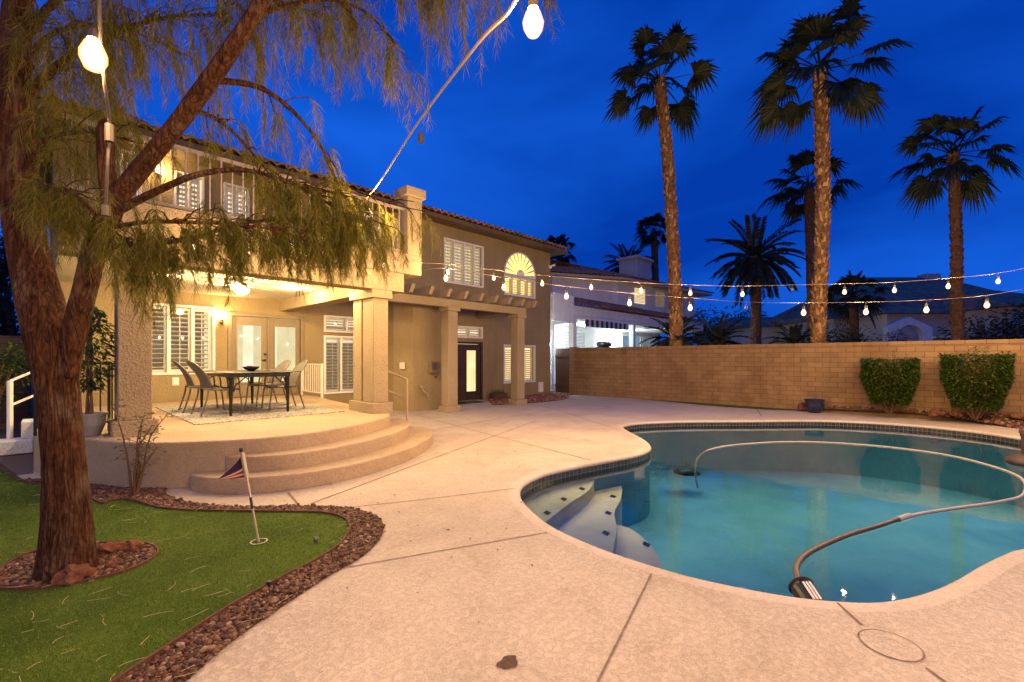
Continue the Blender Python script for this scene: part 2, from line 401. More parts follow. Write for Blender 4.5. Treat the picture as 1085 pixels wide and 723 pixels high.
# flag cloth
t = NT('flag_cloth'); g = t.new('TexCoord'); s = t.new('SeparateXYZ'); t.link(g.outputs['UV'], s.inputs[0])
wv = t.new('Math', operation='MULTIPLY'); wv.inputs[1].default_value = 4.5; t.link(s.outputs[1], wv.inputs[0]); fx = t.new('Math', operation='FRACT'); t.link(wv.outputs[0], fx.inputs[0])
st = t.ramp(fx.outputs[0], [(.49, (.24, .018, .022)), (.51, (.5, .4, .3))]); gt = t.new('Math', operation='GREATER_THAN'); gt.inputs[1].default_value = .5; t.link(s.outputs[1], gt.inputs[0])
t.bsdf(t.mix(st, (.035, .02, .05), gt.outputs[0]), .8, spec=.1); M['flag'] = t.m
t = NT('awning_stripe'); p = t.pos(obj=False); s = t.new('SeparateXYZ'); t.link(p, s.inputs[0]); wv = t.new('Math', operation='MULTIPLY'); wv.inputs[1].default_value = 2.4; t.link(s.outputs[0], wv.inputs[0]); fx = t.new('Math', operation='FRACT'); t.link(wv.outputs[0], fx.inputs[0])
t.bsdf(t.ramp(fx.outputs[0], [(.49, (.03, .035, .04)), (.51, (.5, .5, .48))]), .8); M['awning'] = t.m
BULB = glow_glass('bulb_glass', (1, .76, .42), 6, (.8, .4, .12))
BULB_COLD = glow_glass('cold_lamp_glass', (.75, .88, 1), 30)
SHADE = glow_glass('lamp_shade_glass', (1, .66, .28), 5)
CAN = glow_glass('downlight_lens', (1, .78, .45), 9)

WARM = (1, .63, .265)
def lamp(loc, w, c=WARM, r=.03, name='bulb_light'):
    l = bpy.data.lights.new(name, 'POINT'); l.energy = w; l.color = c; l.shadow_soft_size = r
    o = bpy.data.objects.new(name, l); COL.objects.link(o); o.location = loc; return o
#=PART2=
# ================================================================== GROUND, POOL, LAWN
pool_raw = [(8.26, 4.78), (8.66, 4.87), (9.12, 4.76), (9.91, 4.26), (10.58, 3.65), (11.22, 3.03), (11.81, 2.49), (12.25, 2.0), (12.51, 1.53), (12.66, 1.1), (12.72, .59), (12.69, .17), (12.56, -.26), (12.33, -.65), (11.8, -1.12),
            (10.9, -1.6), (9.8, -1.9), (8.5, -1.95), (7.2, -1.72), (6.2, -1.28), (5.5, -.8), (5.03, -.43), (4.74, -.3), (4.4, -.18), (4.08, -.08), (3.8, .02), (3.56, .13), (3.34, .27), (3.2, .42), (3.07, .62), (2.97, .86), (2.89, 1.14), (2.855, 1.41),
            (2.845, 1.73), (2.87, 2.02), (2.92, 2.29), (3.01, 2.54), (3.15, 2.81), (3.34, 3.1), (3.6, 3.34), (3.9, 3.47), (4.27, 3.53), (4.68, 3.49), (5.11, 3.42), (5.54, 3.33), (6.0, 3.25), (6.37, 3.27), (6.62, 3.34), (6.83, 3.46), (7.05, 3.62), (7.31, 3.86), (7.59, 4.15), (7.86, 4.44)]
pool = [(p.x, p.y) for p in spline([(x, y, 0) for x, y in pool_raw], 3, True)]
def seg_normals(lp):
    n = len(lp); out = []
    for i in range(n):
        a = Vector(lp[(i - 1) % n]); b = Vector(lp[(i + 1) % n]); t_ = (b - a).normalized()
        out.append(Vector((-t_.y, t_.x)))
    return out
area = sum(pool[i][0] * pool[(i + 1) % len(pool)][1] - pool[(i + 1) % len(pool)][0] * pool[i][1] for i in range(len(pool)))
if area < 0: pool = pool[::-1]
PN = seg_normals(pool)            # points inwards for a ccw loop
PV = [Vector(p) for p in pool]
def offset(k): return [(p.x + n.x * k, p.y + n.y * k) for p, n in zip(PV, PN)]
pool_out = offset(-.11)

# one ground sheet to the horizon (with the pool dug out)
far = [(700 * cos(a * pi / 16), 700 * sin(a * pi / 16)) for a in range(32)]
g_ = sheet([far, pool_out], lambda x, y: not inside(x, y, pool_out), -.012).build('ground', M['ground']); tag(g_, kind='structure')
deck_edge = [(-7, -7), (14.2, -7), (14.2, 11.3), (-.1, 11.3), (-.1, 8), (-7, 8)]
dk = sheet([deck_edge, pool_out], lambda x, y: inside(x, y, deck_edge) and not inside(x, y, pool_out), 0).build('pool_deck', M['deck']); tag(dk, kind='structure')
# coping: rolled deck edge
prof = [(-.11, 0), (-.03, .003), (-.012, -.002), (.004, -.012), (.012, -.028), (.008, -.045), (-.004, -.055), (-.02, -.058)]
mb = MB(); n = len(PV); m = len(prof)
for p, nn in zip(PV, PN):
    mb.v += [(p.x + nn.x * a, p.y + nn.y * a, z) for a, z in prof]
for i in range(n):
    j = (i + 1) % n
    for k in range(m - 1): mb.f.append((i * m + k, j * m + k, j * m + k + 1, i * m + k + 1))
cp = mb.build('pool_coping', M['coping'], smooth=True); tag(cp, kind='structure')
# basin
def floor_z(x, y):
    return -1.0 - .035 * max(0, (x - 4) * .7 - (y - 2) * .5)
grid = [(x * .6, y * .6) for x in range(4, 22) for y in range(-4, 9)]
inn = offset(-.01)
grid = [g for g in grid if inside(g[0], g[1], offset(.15))]
fl = sheet([inn], lambda x, y: inside(x, y, inn), floor_z, grid)
o0 = len(fl.v)
for x, y in inn: fl.v += [(x, y, -.05), (x, y, floor_z(x, y))]
for i in range(n):
    j = (i + 1) % n; fl.f.append((o0 + 2 * i, o0 + 2 * j, o0 + 2 * j + 1, o0 + 2 * i + 1))
bs = fl.build('pool_basin', M['plaster']); tag(bs, kind='structure')
# waterline tile band
mb = MB(); mb.uv = []; s_ = 0
tl_ = offset(-.003)
for i in range(n + 1):
    p = tl_[i % n]
    if i: s_ += (Vector(p) - Vector(tl_[(i - 1) % n])).length
    mb.v += [(p[0], p[1], -.045), (p[0], p[1], -.2)]; mb.uv += [(s_, 0), (s_, .155)]
for i in range(n): mb.f.append((2 * i, 2 * i + 2, 2 * i + 3, 2 * i + 1))
o = mb.build('waterline_tile', M['pooltile'], bs)
# underwater steps
def wpt(u, v, z):
    d = (EYE - z) * 476 / (v - 380); return spot(u, v, d)
def pool_step(pts, z, back):
    e = spline([wpt(u, v, z) for u, v in pts], 6)
    mb = MB(); mb.prism([(p.x, p.y) for p in e] + back, -1.3, z); return mb, e
for pts, z, back, dia in (
    ([(640, 488), (626, 500.4), (629.5, 509.7), (622, 521), (602, 534.6), (578.6, 553), (566, 566)], -.24, [(2.6, 2.6), (3.0, 3.4), (3.8, 3.75), (5.0, 3.55)], [(622.2, 507.2), (616.7, 517.9), (597.3, 528.8), (579.8, 543.5)]),
    ([(664, 484), (648, 502), (658.3, 514.6), (657.3, 529.6), (651, 543), (653.3, 560), (648.5, 590), (646, 606)], -.4, [(2.5, 1.6), (2.5, 3.3), (3.6, 3.8), (5.4, 3.6)], [(650, 511.9), (649.5, 525.8), (644.6, 543.5), (642, 564.9)]),
    ([(640, 555), (660, 557.5), (674.4, 564.4), (692, 581), (702, 600.5), (704, 630)], -.58, [(2.4, 1.2), (2.4, 2.4), (3.2, 2.5)], [(684.9, 576.7)])):
    mb, e = pool_step(pts, z, back)
    st_ = mb.build('pool_step', M['plaster_pale'], bs)
    dm = MB()
    for u, v in dia:
        c = wpt(u, v, z + .004); a = Vector((CA, SA, 0)); b = Vector((SA, -CA, 0)); q = .062
        dm.add([c - a * q * 1.25, c + b * q * .72, c + a * q * 1.25, c - b * q * .72], [(0, 1, 2, 3)])
    dm.build('accent_tile', M['blackplastic'], st_)
# water
wl = offset(-.004)
wt = sheet([wl], lambda x, y: inside(x, y, wl), -.12).build('water', M['water']); tag(wt, kind='structure')

# deck joints and the small round lid
jm = MB()
def strip(mb, pts, w, z):
    pts = [Vector((p[0], p[1], z)) for p in pts]; o = len(mb.v)
    for i, p in enumerate(pts):
        t_ = (pts[min(i + 1, len(pts) - 1)] - pts[max(0, i - 1)]).normalized(); nn = Vector((-t_.y, t_.x, 0))
        mb.v += [tuple(p + nn * w / 2), tuple(p - nn * w / 2)]
    for i in range(len(pts) - 1): mb.f.append((o + 2 * i, o + 2 * i + 1, o + 2 * i + 3, o + 2 * i + 2))
for pts, w in (([(.1, .55), (1.55, 1.05), (2.73, 1.37)], .0105), ([(1.4, 2.88), (1.82, 2.71), (2.8, 2.3)], .01), ([(1.99, 4.02), (2.52, 3.76), (3.5, 3.33)], .009), ([(1.76, 4.95), (1.68, 4.46)], .022),
               ([(1.78, 4.4), (3.3, 4.98), (4.6, 5.47), (7.6, 6.6)], .013), ([(3.14, .44), (2.97, .31)], .013), ([(2.76, .06), (2.3, -.4), (1.6, -1.1)], .013), ([(14.0, 3.85), (12.0, 3.18)], .02), ([(7.8, 4.6), (9.4, 7.2), (10.4, 8.9)], .014), ([(5.2, 3.5), (5.7, 6.2), (6.4, 9.6)], .012), ([(5.2, 7.2), (13.6, 8.2)], .012)):
    strip(jm, pts, w, .004)
j_ = jm.build('deck_joints', M['joint']); tag(j_, kind='structure')
ld = empty('skimmer_lid', (2.86, .19, 0), 'round deck-coloured skimmer lid set in the concrete by the near pool edge', 'lid')
mb = MB(); mb.lathe((2.86, .19, 0), [(.118, .0015), (.118, .004), (.06, .004), (.058, .002), (.052, .002), (.05, .004)], 36); mb.build('lid_plate', M['deck'], ld)
mb = MB(); strip(mb, [(2.86 + .123 * cos(a * pi / 24), .19 + .123 * sin(a * pi / 24)) for a in range(49)], .007, .0045); mb.build('lid_rim', M['joint'], ld)
for a in (.6, 2.2, 3.9, 5.3):
    mb = MB(); mb.box(-.014, .014, -.006, .006, 0, .003); k = mb.build('finger_slot', M['joint'], ld); k.location = (.1 * cos(a), .1 * sin(a), .0045); k.rotation_euler = (0, 0, a + .6)
# chipped dark patch on the deck
mb = MB(); pr = [(1.475 + .055 * (1 + .1 * sin(3 * a) + .08 * sin(7 * a + 1)) * (cos(a) * .95), 1.445 + .04 * (1 + .1 * sin(3 * a) + .12 * cos(5 * a)) * sin(a)) for a in [k * pi / 18 for k in range(36)]]
mb.add([(x, y, .005) for x, y in pr], [tuple(range(36))])
o = mb.build('deck_spall', plain('spalled_patch', (.085, .05, .03), .95, var=.5, scale=60)); tag(o, kind='structure')

# ---- lawn
edge_front = [(-1.6, 1.35), (-.7, 1.95), (.0, 2.42), (.23, 2.57), (.42, 2.69), (.7, 2.86), (1.06, 3.02), (1.26, 3.09), (1.48, 3.21), (1.64, 3.37), (1.75, 3.55), (1.79, 3.76), (1.73, 4.0), (1.54, 4.24), (1.32, 4.48), (1.09, 4.74), (.88, 5.0), (.74, 5.22), (.65, 5.5), (.56, 5.76), (.44, 5.82), (.38, 5.78), (.28, 6.2), (.1, 6.85), (-.2, 7.6), (-.6, 9.9)]
edge_s = [(p.x, p.y) for p in spline([(x, y, 0) for x, y in edge_front], 5)]
lawn = edge_s + [(-7, 9.9), (-7, 1.35)]
ring = [(p.x, p.y) for p in spline([(x, y, 0) for x, y in [(-.25, 4.36), (-.1, 4.66), (.07, 4.67), (.29, 4.55), (.46, 4.39), (.55, 4.22), (.56, 4.05), (.5, 3.93), (.4, 3.85), (.26, 3.83), (.08, 3.86), (-.08, 3.96), (-.22, 4.14)]], 4, True)]
lw = sheet([lawn, ring], lambda x, y: inside(x, y, lawn) and not inside(x, y, ring), .014).build('lawn', M['turf']); tag(lw, kind='structure')
# gravel beds
bed_out = [(p.x, p.y) for p in spline([(x, y, 0) for x, y in [(-1.2, 1.1), (-.4, 1.75), (.2, 2.2), (.42, 2.36), (.62, 2.52), (.9, 2.67), (1.27, 2.85), (1.5, 2.93), (1.7, 3.06), (1.88, 3.25), (1.99, 3.46), (2.03, 3.7), (1.98, 3.95), (1.86, 4.17), (1.68, 4.38), (1.49, 4.57), (1.3, 4.74), (1.13, 4.97), (1.0, 5.22), (.9, 5.5), (.86, 5.8), (.9, 6.0)]], 4)]
bed1 = bed_out + [(.62, 6.3), (.36, 6.85), (-.1, 7.6)] + edge_s[::-1][5:]
bed_wall = [(14.19, 2.75), (14.08, 2.2), (14.05, .99), (13.95, .01), (13.68, -.7), (13.3, -1.3), (12.6, -2.4), (11.5, -3.6), (14.19, -4.5)]
bed_house = [(p.x, p.y) for p in spline([(x, y, 0) for x, y in [(14.18, 10.3), (13.6, 10.15), (12.9, 9.62), (12.3, 9.35), (11.5, 9.25), (10.6, 9.3), (9.9, 9.55), (9.3, 9.75)]], 5)] + [(9.3, 9.76), (10.5, 11.28), (14.18, 11.28)]
bm_ = MB(); 
for lp in (bed1, ring, bed_house):
    s2 = sheet([lp], lambda x, y: inside(x, y, lp), .006); bm_.add(s2.v, s2.f)
def mound(x, y): return .006 + .2 * max(0, min(1, (x - 13.65 + max(0, -y) * .12) / .6)) * max(0, min(1, (2.9 - y) / 1.2))
s2 = sheet([bed_wall], lambda x, y: inside(x, y, bed_wall), mound, [(x * .2 + 12, y * .25) for x in range(1, 11) for y in range(-16, 11) if inside(x * .2 + 12, y * .25, bed_wall)]); bm_.add(s2.v, s2.f)
o = bm_.build('gravel_bed', M['soil']); tag(o, kind='structure')
def stones(name, loops, dens, r0, r1, mat, zf=lambda x, y: .006, maxn=6000, near=None):
    mb = MB()
    for lp in loops:
        xs = [p[0] for p in lp]; ys = [p[1] for p in lp]
        N = int((max(xs) - min(xs)) * (max(ys) - min(ys)) * dens)
        for _ in range(min(N, maxn * 3)):
            x, y = random.uniform(min(xs), max(xs)), random.uniform(min(ys), max(ys))
            if not inside(x, y, lp): continue
            r = random.uniform(r0, r1) * (1 + (random.random() < .12) * .7)
            rot = Matrix.Rotation(random.uniform(0, 6.3), 3, 'Z') @ Matrix.Rotation(random.uniform(-.5, .5), 3, 'X')
            mb.ico((x, y, zf(x, y) + r * random.uniform(.2, .75)), r, 1, .16, (1, random.uniform(.6, .95), random.uniform(.45, .75)), rot)
    o = mb.build(name, mat, smooth=False); tag(o, kind='stuff'); return o
stones('gravel', [bed1], 8000, .006, .014, M['gravel'], maxn=60000)
stones('gravel', [ring], 6500, .007, .016, M['gravel'])
stones('gravel', [bed_house], 420, .014, .03, M['gravel_red'])
stones('gravel', [bed_wall], 420, .014, .032, M['gravel_red'], mound)
# steel edging strips
def ribbon_wall(pts, w, z0, z1):
    mb = MB(); pts = [Vector((p[0], p[1], 0)) for p in pts]
    for i, p in enumerate(pts):
        t_ = (pts[min(i + 1, len(pts) - 1)] - pts[max(0, i - 1)]).normalized(); nn = Vector((-t_.y, t_.x, 0)) * w / 2
        a, b = p + nn, p - nn
        mb.v += [(a.x, a.y, z0), (a.x, a.y, z1), (b.x, b.y, z1), (b.x, b.y, z0)]
    for i in range(len(pts) - 1):
        for k in range(4):
            k2 = (k + 1) % 4; mb.f.append((4 * i + k, 4 * i + k2, 4 * i + 4 + k2, 4 * i + 4 + k))
    return mb
o = ribbon_wall(edge_s, .012, -.005, .032).build('lawn_edging', M['steel_edge']); tag(o, 'long rusty metal edging curving between turf and river gravel', 'edging')
o = ribbon_wall(ring + ring[:2], .012, -.005, .03).build('lawn_edging', M['steel_edge']); tag(o, 'oval rusty metal edging round the gravel at the tree foot', 'edging')
# turf blades, thicker near the viewer's side
mb = MB()
cnt = 0
while cnt < 70000:
    d = 1.5 + 6.5 * random.random() ** 1.7; rr = random.uniform(-1.25, .0) * d
    x, y = d * CA + rr * SA, d * SA - rr * CA
    if not inside(x, y, lawn) or inside(x, y, ring): cnt += .2; continue
    cnt += 1
    h = random.uniform(.006, .013) * (1 + .08 * d); w = .0014 * (1 + .22 * d); a = random.uniform(0, 6.3); l = h * random.uniform(.1, .9); b = random.uniform(0, 6.3)
    dx, dy = cos(a) * w, sin(a) * w
    mb.add([(x - dx, y - dy, .012), (x + dx, y + dy, .012), (x + cos(b) * l, y + sin(b) * l, .012 + h)], [(0, 1, 2)])
o = mb.build('grass', M['blade']); tag(o, kind='stuff')
# fallen needles on turf and gravel
mb = MB()
for _ in range(210):
    d = random.uniform(1.9, 6); rr = random.uniform(-1.15, -.25) * d; x, y = d * CA + rr * SA, d * SA - rr * CA
    if not (inside(x, y, lawn) or inside(x, y, bed1)): continue
    a = random.uniform(0, 6.3); L_ = random.uniform(.03, .13); c = random.uniform(-.6, .6)
    pts = []
    for k in range(5):
        pts.append((x + cos(a) * L_ * k / 4, y + sin(a) * L_ * k / 4, .03)); a += c * .3
    mb.tube(pts, .0014, 4)
o = mb.build('fallen_needles', plain('dry_needle', (.38, .33, .15), .8)); tag(o, kind='stuff')
mb = MB()
for _ in range(46):
    cx_, cy_ = random.choice([(1.9, 3.9), (2.1, 3.5), (1.3, 2.5), (.9, 2.3), (2.4, 4.6), (2.3, 2.4), (4.8, 4.6)])
    x, y = cx_ + random.gauss(0, .35), cy_ + random.gauss(0, .35)
    if inside(x, y, bed1) or inside(x, y, pool_out) or inside(x, y, lawn): continue
    a = random.uniform(0, 6.3); l = random.uniform(.008, .022); w_ = l * .4; z = .006
    mb.add([(x - cos(a) * l, y - sin(a) * l, z), (x + sin(a) * w_, y - cos(a) * w_, z + .006), (x + cos(a) * l, y + sin(a) * l, z + .002), (x - sin(a) * w_, y + cos(a) * w_, z + .004)], [(0, 1, 2, 3)])
o = mb.build('leaf_litter', plain('dead_leaf', (.09, .045, .02), .9)); tag(o, kind='stuff')
def rock(c, r, sq, label, group='red landscaping rocks'):
    mb = MB(); mb.ico(c, r, 3, 0, sq)
    sd = random.uniform(0, 50)
    mb.v = [tuple(Vector(c) + (Vector(p) - Vector(c)) * (1 + .55 * noise.noise((Vector(p) - Vector(c)) * (1.6 / r) + Vector((sd, 0, 0))))) for p in mb.v]
    # settle around its own centre
    o = mb.build('rock', M['rock']); return tag(o, label, 'rock', group)
rock((.12, 3.93, .05), .072, (1.2, 1, .75), 'red rock at the near foot of the tree trunk')
rock((.33, 4.3, .045), .06, (1.2, .8, .7), 'pinkish red rock behind the trunk inside the gravel oval')
rock((.44, 4.22, .04), .05, (1, 1, .7), 'darker red rock at the far end of the gravel oval')
rock((.32, 3.98, .035), .035, (1.2, .9, .7), 'small red rock just right of the tree trunk')
rock((14.02, 2.72, .1), .13, (1, 1, .8), 'red boulder leaning on the block wall beside the dark pot')
rock((13.75, .12, .2), .14, (1.2, 1, .7), 'orange boulder between the two clipped shrubs, nearer the left shrub')
rock((13.8, -.18, .2), .11, (1.3, 1, .6), 'flat orange boulder between the two clipped shrubs, nearer the right shrub')
rock((13.9, -1.2, .2), .16, (1, 1.5, .5), 'long flat red boulder right of the right clipped shrub')
# synthetic strip along the wall
stp = [(p.x, p.y) for p in spline([(x, y, 0) for x, y in [(14.19, 7.6), (13.95, 6.3), (13.68, 5.2), (13.6, 4.1), (13.75, 3.3), (14.0, 2.8)]], 4)] + [(14.19, 2.76)]
o = sheet([stp], lambda x, y: inside(x, y, stp), .012).build('turf_strip', M['turf']); tag(o, kind='structure')
#=PART3=
# ================================================================== PATIO AND STEPS
PZ = .5
lip = [(p.x, p.y) for p in spline([(x, y, 0) for x, y in [(-.1, 8.2), (.06, 7.5), (.33, 6.87), (.5, 6.53), (.66, 6.28), (.86, 6.05), (1.06, 5.9), (1.38, 5.7), (1.68, 5.58), (2.02, 5.53), (2.42, 5.58), (2.98, 5.79), (3.54, 6.13), (3.88, 6.48), (4.05, 6.9)]], 5)]
plat = lip + [(4.12, 8.0), (4.34, 9.8), (4.46, 10.3), (4.5, 11.59), (-.1, 11.59)]
mb = MB(); mb.prism(plat, -.01, PZ)
o = mb.build('patio_platform', M['step'], bevel=.02); tag(o, kind='structure')
l1 = [(p.x, p.y) for p in spline([(x, y, 0) for x, y in [(1.25, 6.0), (1.1, 5.85), (1.08, 5.7), (1.22, 5.42), (1.55, 5.12), (2.05, 4.95), (2.7, 5.0), (3.4, 5.26), (3.98, 5.64), (4.37, 6.0), (4.62, 6.4), (4.7, 6.72), (4.6, 6.98), (4.4, 7.05)]], 5)]
mb = MB(); mb.prism(l1 + [(4.0, 7.05), (3.5, 6.4), (2.4, 5.9)], -.01, .17); o = mb.build('patio_step', M['step'], bevel=.018); tag(o, kind='structure')
l2 = [(p.x, p.y) for p in spline([(x, y, 0) for x, y in [(1.5, 5.95), (1.38, 5.82), (1.4, 5.62), (1.62, 5.38), (2.05, 5.25), (2.68, 5.33), (3.38, 5.63), (3.9, 6.02), (4.22, 6.45), (4.36, 6.82), (4.3, 7.03), (4.15, 7.08)]], 5)]
mb = MB(); mb.prism(l2 + [(4.0, 7.06), (3.5, 6.5), (2.4, 5.95)], -.005, .335); o = mb.build('patio_step', M['step'], bevel=.018); tag(o, kind='structure')

# ================================================================== THE HOUSE
house = empty('house', (7, 11.3, 0), 'two storey tan stucco house with tiled roof, balcony and pergola', 'house')
WY, LY = 11.3, 11.6
def wall_holes(mb, x0, x1, z0, z1, y0, y1, holes):
    xs = sorted({x0, x1, *[h[0] for h in holes], *[h[1] for h in holes]})
    for a, b in zip(xs, xs[1:]):
        hs = sorted([(h[2], h[3]) for h in holes if h[0] <= a + 1e-6 and h[1] >= b - 1e-6])
        z = z0
        for h0, h1 in hs:
            if h0 > z + 1e-6: mb.box(a, b, y0, y1, z, h0)
            z = h1
        if z < z1 - 1e-6: mb.box(a, b, y0, y1, z, z1)
big_win = (.98, 2.6, 1.06, 2.53); fdoor = (2.84, 4.51, .505, 2.45); fwin = (5.01, 6.28, .47, 2.0); ftran = (5.01, 6.28, 2.09, 2.53)
up1 = (1.86, 2.4, 4.45, 5.34); up2 = (2.76, 3.28, 4.55, 5.34); up0 = (.72, 1.34, 4.5, 5.5); up3 = (5.75, 6.65, 3.4, 5.15)
uwin = (8.66, 10.34, 3.79, 5.2); awin = (11.33, 13.02, 3.68, 4.4); lwin = (11.31, 13.02, .5, 1.9); edoor = (8.5, 10.3, .01, 1.95); etran = (8.5, 10.3, 2.07, 2.46)
mb = MB(); wall_holes(mb, .1, 6.8, 0, 5.72, LY, LY + .25, [big_win, fdoor, fwin, ftran, up0, up1, up2, up3])
mb.build('wall', M['stucco'], house)
mb = MB(); wall_holes(mb, 6.8, 13.94, 0, 5.72, WY, WY + .25, [uwin, awin, lwin, edoor, etran])
mb.box(13.69, 13.94, WY + .25, 20, 0, 5.72); mb.box(.1, .35, LY + .25, 20, 0, 5.72); mb.box(.35, 13.69, 19.8, 20, 0, 5.72)
mb.build('wall', M['stucco'], house)
mb = MB(); mb.prism([(6.4, 11.59), (6.46, 10.62), (6.75, 10.12), (8.2, 10.05), (8.2, 11.29), (6.79, 11.29), (6.79, 11.59)], 0, 2.9)
mb.build('wall', M['stucco'], house)
def roombox(h, Y, mat, deep=.7):
    x0, x1, z0, z1 = h; e = .25
    b = MB(); b.v = [(x0 - e, Y, z0 - e), (x1 + e, Y, z0 - e), (x1 + e, Y, z1 + e), (x0 - e, Y, z1 + e), (x0 - e, Y + deep, z0 - e), (x1 + e, Y + deep, z0 - e), (x1 + e, Y + deep, z1 + e), (x0 - e, Y + deep, z1 + e)]
    b.f = [(4, 5, 6, 7), (0, 4, 7, 3), (1, 2, 6, 5), (0, 1, 5, 4), (3, 7, 6, 2)]
    return b
def window(h, Y, panels, mat, louvre=True, label=None, room=True, frame=M['white'], fr=.05, pitch=.075, tilt=-38):
    """hole h in a wall whose outer face is Y; panels = list of inner divisions (fractions)"""
    x0, x1, z0, z1 = h
    f = MB()
    for a, b, c, d in ((x0, x0 + fr, z0, z1), (x1 - fr, x1, z0, z1), (x0 + fr, x1 - fr, z0, z0 + fr), (x0 + fr, x1 - fr, z1 - fr, z1)):
        f.box(a, b, Y - .025, Y + .07, c, d)
    cuts = [x0 + fr] + [x0 + (x1 - x0) * q for q in panels] + [x1 - fr]
    for q in cuts[1:-1]: f.box(q - fr * .45, q + fr * .45, Y - .018, Y + .06, z0 + fr, z1 - fr)
    w = f.build('window', frame, house, bevel=.006)
    if label: w['label'] = label
    g = MB(); g.quad((x0 + fr, Y + .03, z0 + fr), (x1 - fr, Y + .03, z0 + fr), (x1 - fr, Y + .03, z1 - fr), (x0 + fr, Y + .03, z1 - fr)); g.build('pane', M['glass'], w)
    if louvre:
        Mr = Matrix.Rotation(R(tilt), 3, 'X')
        for a, b in zip(cuts, cuts[1:]):
            s = MB(); a += fr * .3; b -= fr * .3; k = .045
            for c, d, e, g_ in ((a, a + k, z0 + fr, z1 - fr), (b - k, b, z0 + fr, z1 - fr), (a + k, b - k, z0 + fr, z0 + fr + .06), (a + k, b - k, z1 - fr - .06, z1 - fr)):
                s.box(c, d, Y + .09, Y + .125, e, g_)
            z = z0 + fr + .1
            while z < z1 - fr - .09:
                s.obox(((a + b) / 2, Y + .108, z), (b - a - 2 * k, .062, .009), Mr); z += pitch
            s.box((a + b) / 2 - .006, (a + b) / 2 + .006, Y + .07, Y + .08, z0 + fr + .1, z1 - fr - .1)
            s.build('shutter', M['white'], w)
    if room: roombox(h, Y + .251, mat).build('lit_room', mat, w)
    return w
window(big_win, LY, [.487, .745], M['room_shade'], pitch=.095, tilt=-22)
window(fwin, LY, [.37, .72], M['room_shade'], pitch=.085, tilt=-24)
window(ftran, LY, [.5], M['room_cream'], louvre=True, pitch=.07)
for h in (up0, up1, up2): window(h, LY, [.5], M['room_cream'], pitch=.1, tilt=-30)
window(up3, LY, [.5], M['room_warm'], pitch=.09)
window(uwin, WY, [.24, .5, .75], M['room_pale'], pitch=.1, tilt=-40, label='upstairs window of four closed white shutters')
window(awin, WY, [.25, .5, .75], M['room_yellow'], pitch=.09, tilt=-10)
window(lwin, WY, [.5], M['room_warm'], pitch=.075, tilt=-30)
window(etran, WY, [.34, .67], M['room_cream'], pitch=.09)
# arched fanlight
cx, cz, ra = (11.33 + 13.02) / 2, 4.47, .845
def arc(r, n=24): return [(cx + r * cos(pi * k / n), cz + r * sin(pi * k / n)) for k in range(n + 1)]
f = MB(); oa, ia = arc(ra), arc(ra - .055); n_ = len(oa)
for Yy in (WY - .03, WY + .0): f.v += [(x, Yy, z) for x, z in oa] + [(x, Yy, z) for x, z in ia]
for i in range(n_ - 1):
    f.f += [(i, n_ + i, n_ + i + 1, i + 1), (i, i + 1, 2 * n_ + i + 1, 2 * n_ + i), (n_ + i, 3 * n_ + i, 3 * n_ + i + 1, n_ + i + 1)]
f.box(cx - ra, cx + ra, WY - .032, WY, cz - .05, cz)
aw = f.build('arched_window', M['white'], house)
f = MB(); f.v = [(x, WY - .004, z) for x, z in arc(ra - .05)]; f.f = [tuple(range(n_ - 1, -1, -1))]; f.build('lit_room', M['room_yellow'], aw)
f = MB(); N_ = 11
for k in range(N_):
    a0 = pi * k / N_; a1 = pi * (k + .38) / N_
    r0, r1 = .2, ra - .06
    f.add([(cx + r0 * cos(a0), WY - .006, cz + r0 * sin(a0)), (cx + r1 * cos(a0), WY - .006, cz + r1 * sin(a0)), (cx + r1 * cos(a1), WY - .026, cz + r1 * sin(a1)), (cx + r0 * cos(a1), WY - .026, cz + r0 * sin(a1))], [(0, 1, 2, 3)])
f.v += [(x, WY - .028, z) for x, z in arc(.21)]; f.f.append(tuple(range(len(f.v) - n_, len(f.v))))
f.build('sunburst_shutter', M['white'], aw)
# doors
def door_leaf(x0, x1, z0, z1, Y, gx0, gx1, gz0, gz1, mat, name='door'):
    b = MB(); wall_holes(b, x0, x1, z0, z1, Y, Y + .045, [(gx0, gx1, gz0, gz1)])
    d = b.build(name, mat, house, bevel=.004)
    t = MB()
    for a, c, e, g in ((gx0 - .03, gx0 + .012, gz0 - .03, gz1 + .03), (gx1 - .012, gx1 + .03, gz0 - .03, gz1 + .03), (gx0 + .012, gx1 - .012, gz0 - .03, gz0 + .012), (gx0 + .012, gx1 - .012, gz1 - .012, gz1 + .03)):
        t.box(a, c, Y - .014, Y - .001, e, g)
    t.build('glazing_bead', mat, d)
    g = MB(); g.quad((gx0, Y + .02, gz0), (gx1, Y + .02, gz0), (gx1, Y + .02, gz1), (gx0, Y + .02, gz1)); g.build('pane', M['glass'], d)
    return d
def handle(x, z, Y, d, side):
    b = MB(); b.tube([(x, Y, z), (x, Y - .05, z), (x + side * .09, Y - .055, z)], .011, 8); b.lathe((x, Y - .012, z), [(.0, 0), (.0, .001)], 8)
    b.tube([(x, Y, z), (x, Y - .015, z)], .028, 12); b.build('handle', M['iron'], d)
    b = MB(); b.tube([(x, Y, z + .14), (x, Y - .025, z + .14)], .028, 12); b.build('deadbolt', M['iron'], d)
b = MB()
for a, c, e, g in ((2.84, 2.92, .505, 2.45), (4.43, 4.51, .505, 2.45), (2.92, 4.43, 2.37, 2.45)): b.box(a, c, LY - .03, LY + .12, e, g)
b.box(3.665, 3.705, LY - .02, LY + .02, .52, 2.36)
b.build('door_frame', M['taupe'], house, bevel=.006)
d = door_leaf(2.93, 3.675, .52, 2.36, LY + .03, 3.03, 3.55, .84, 2.18, M['taupe'])
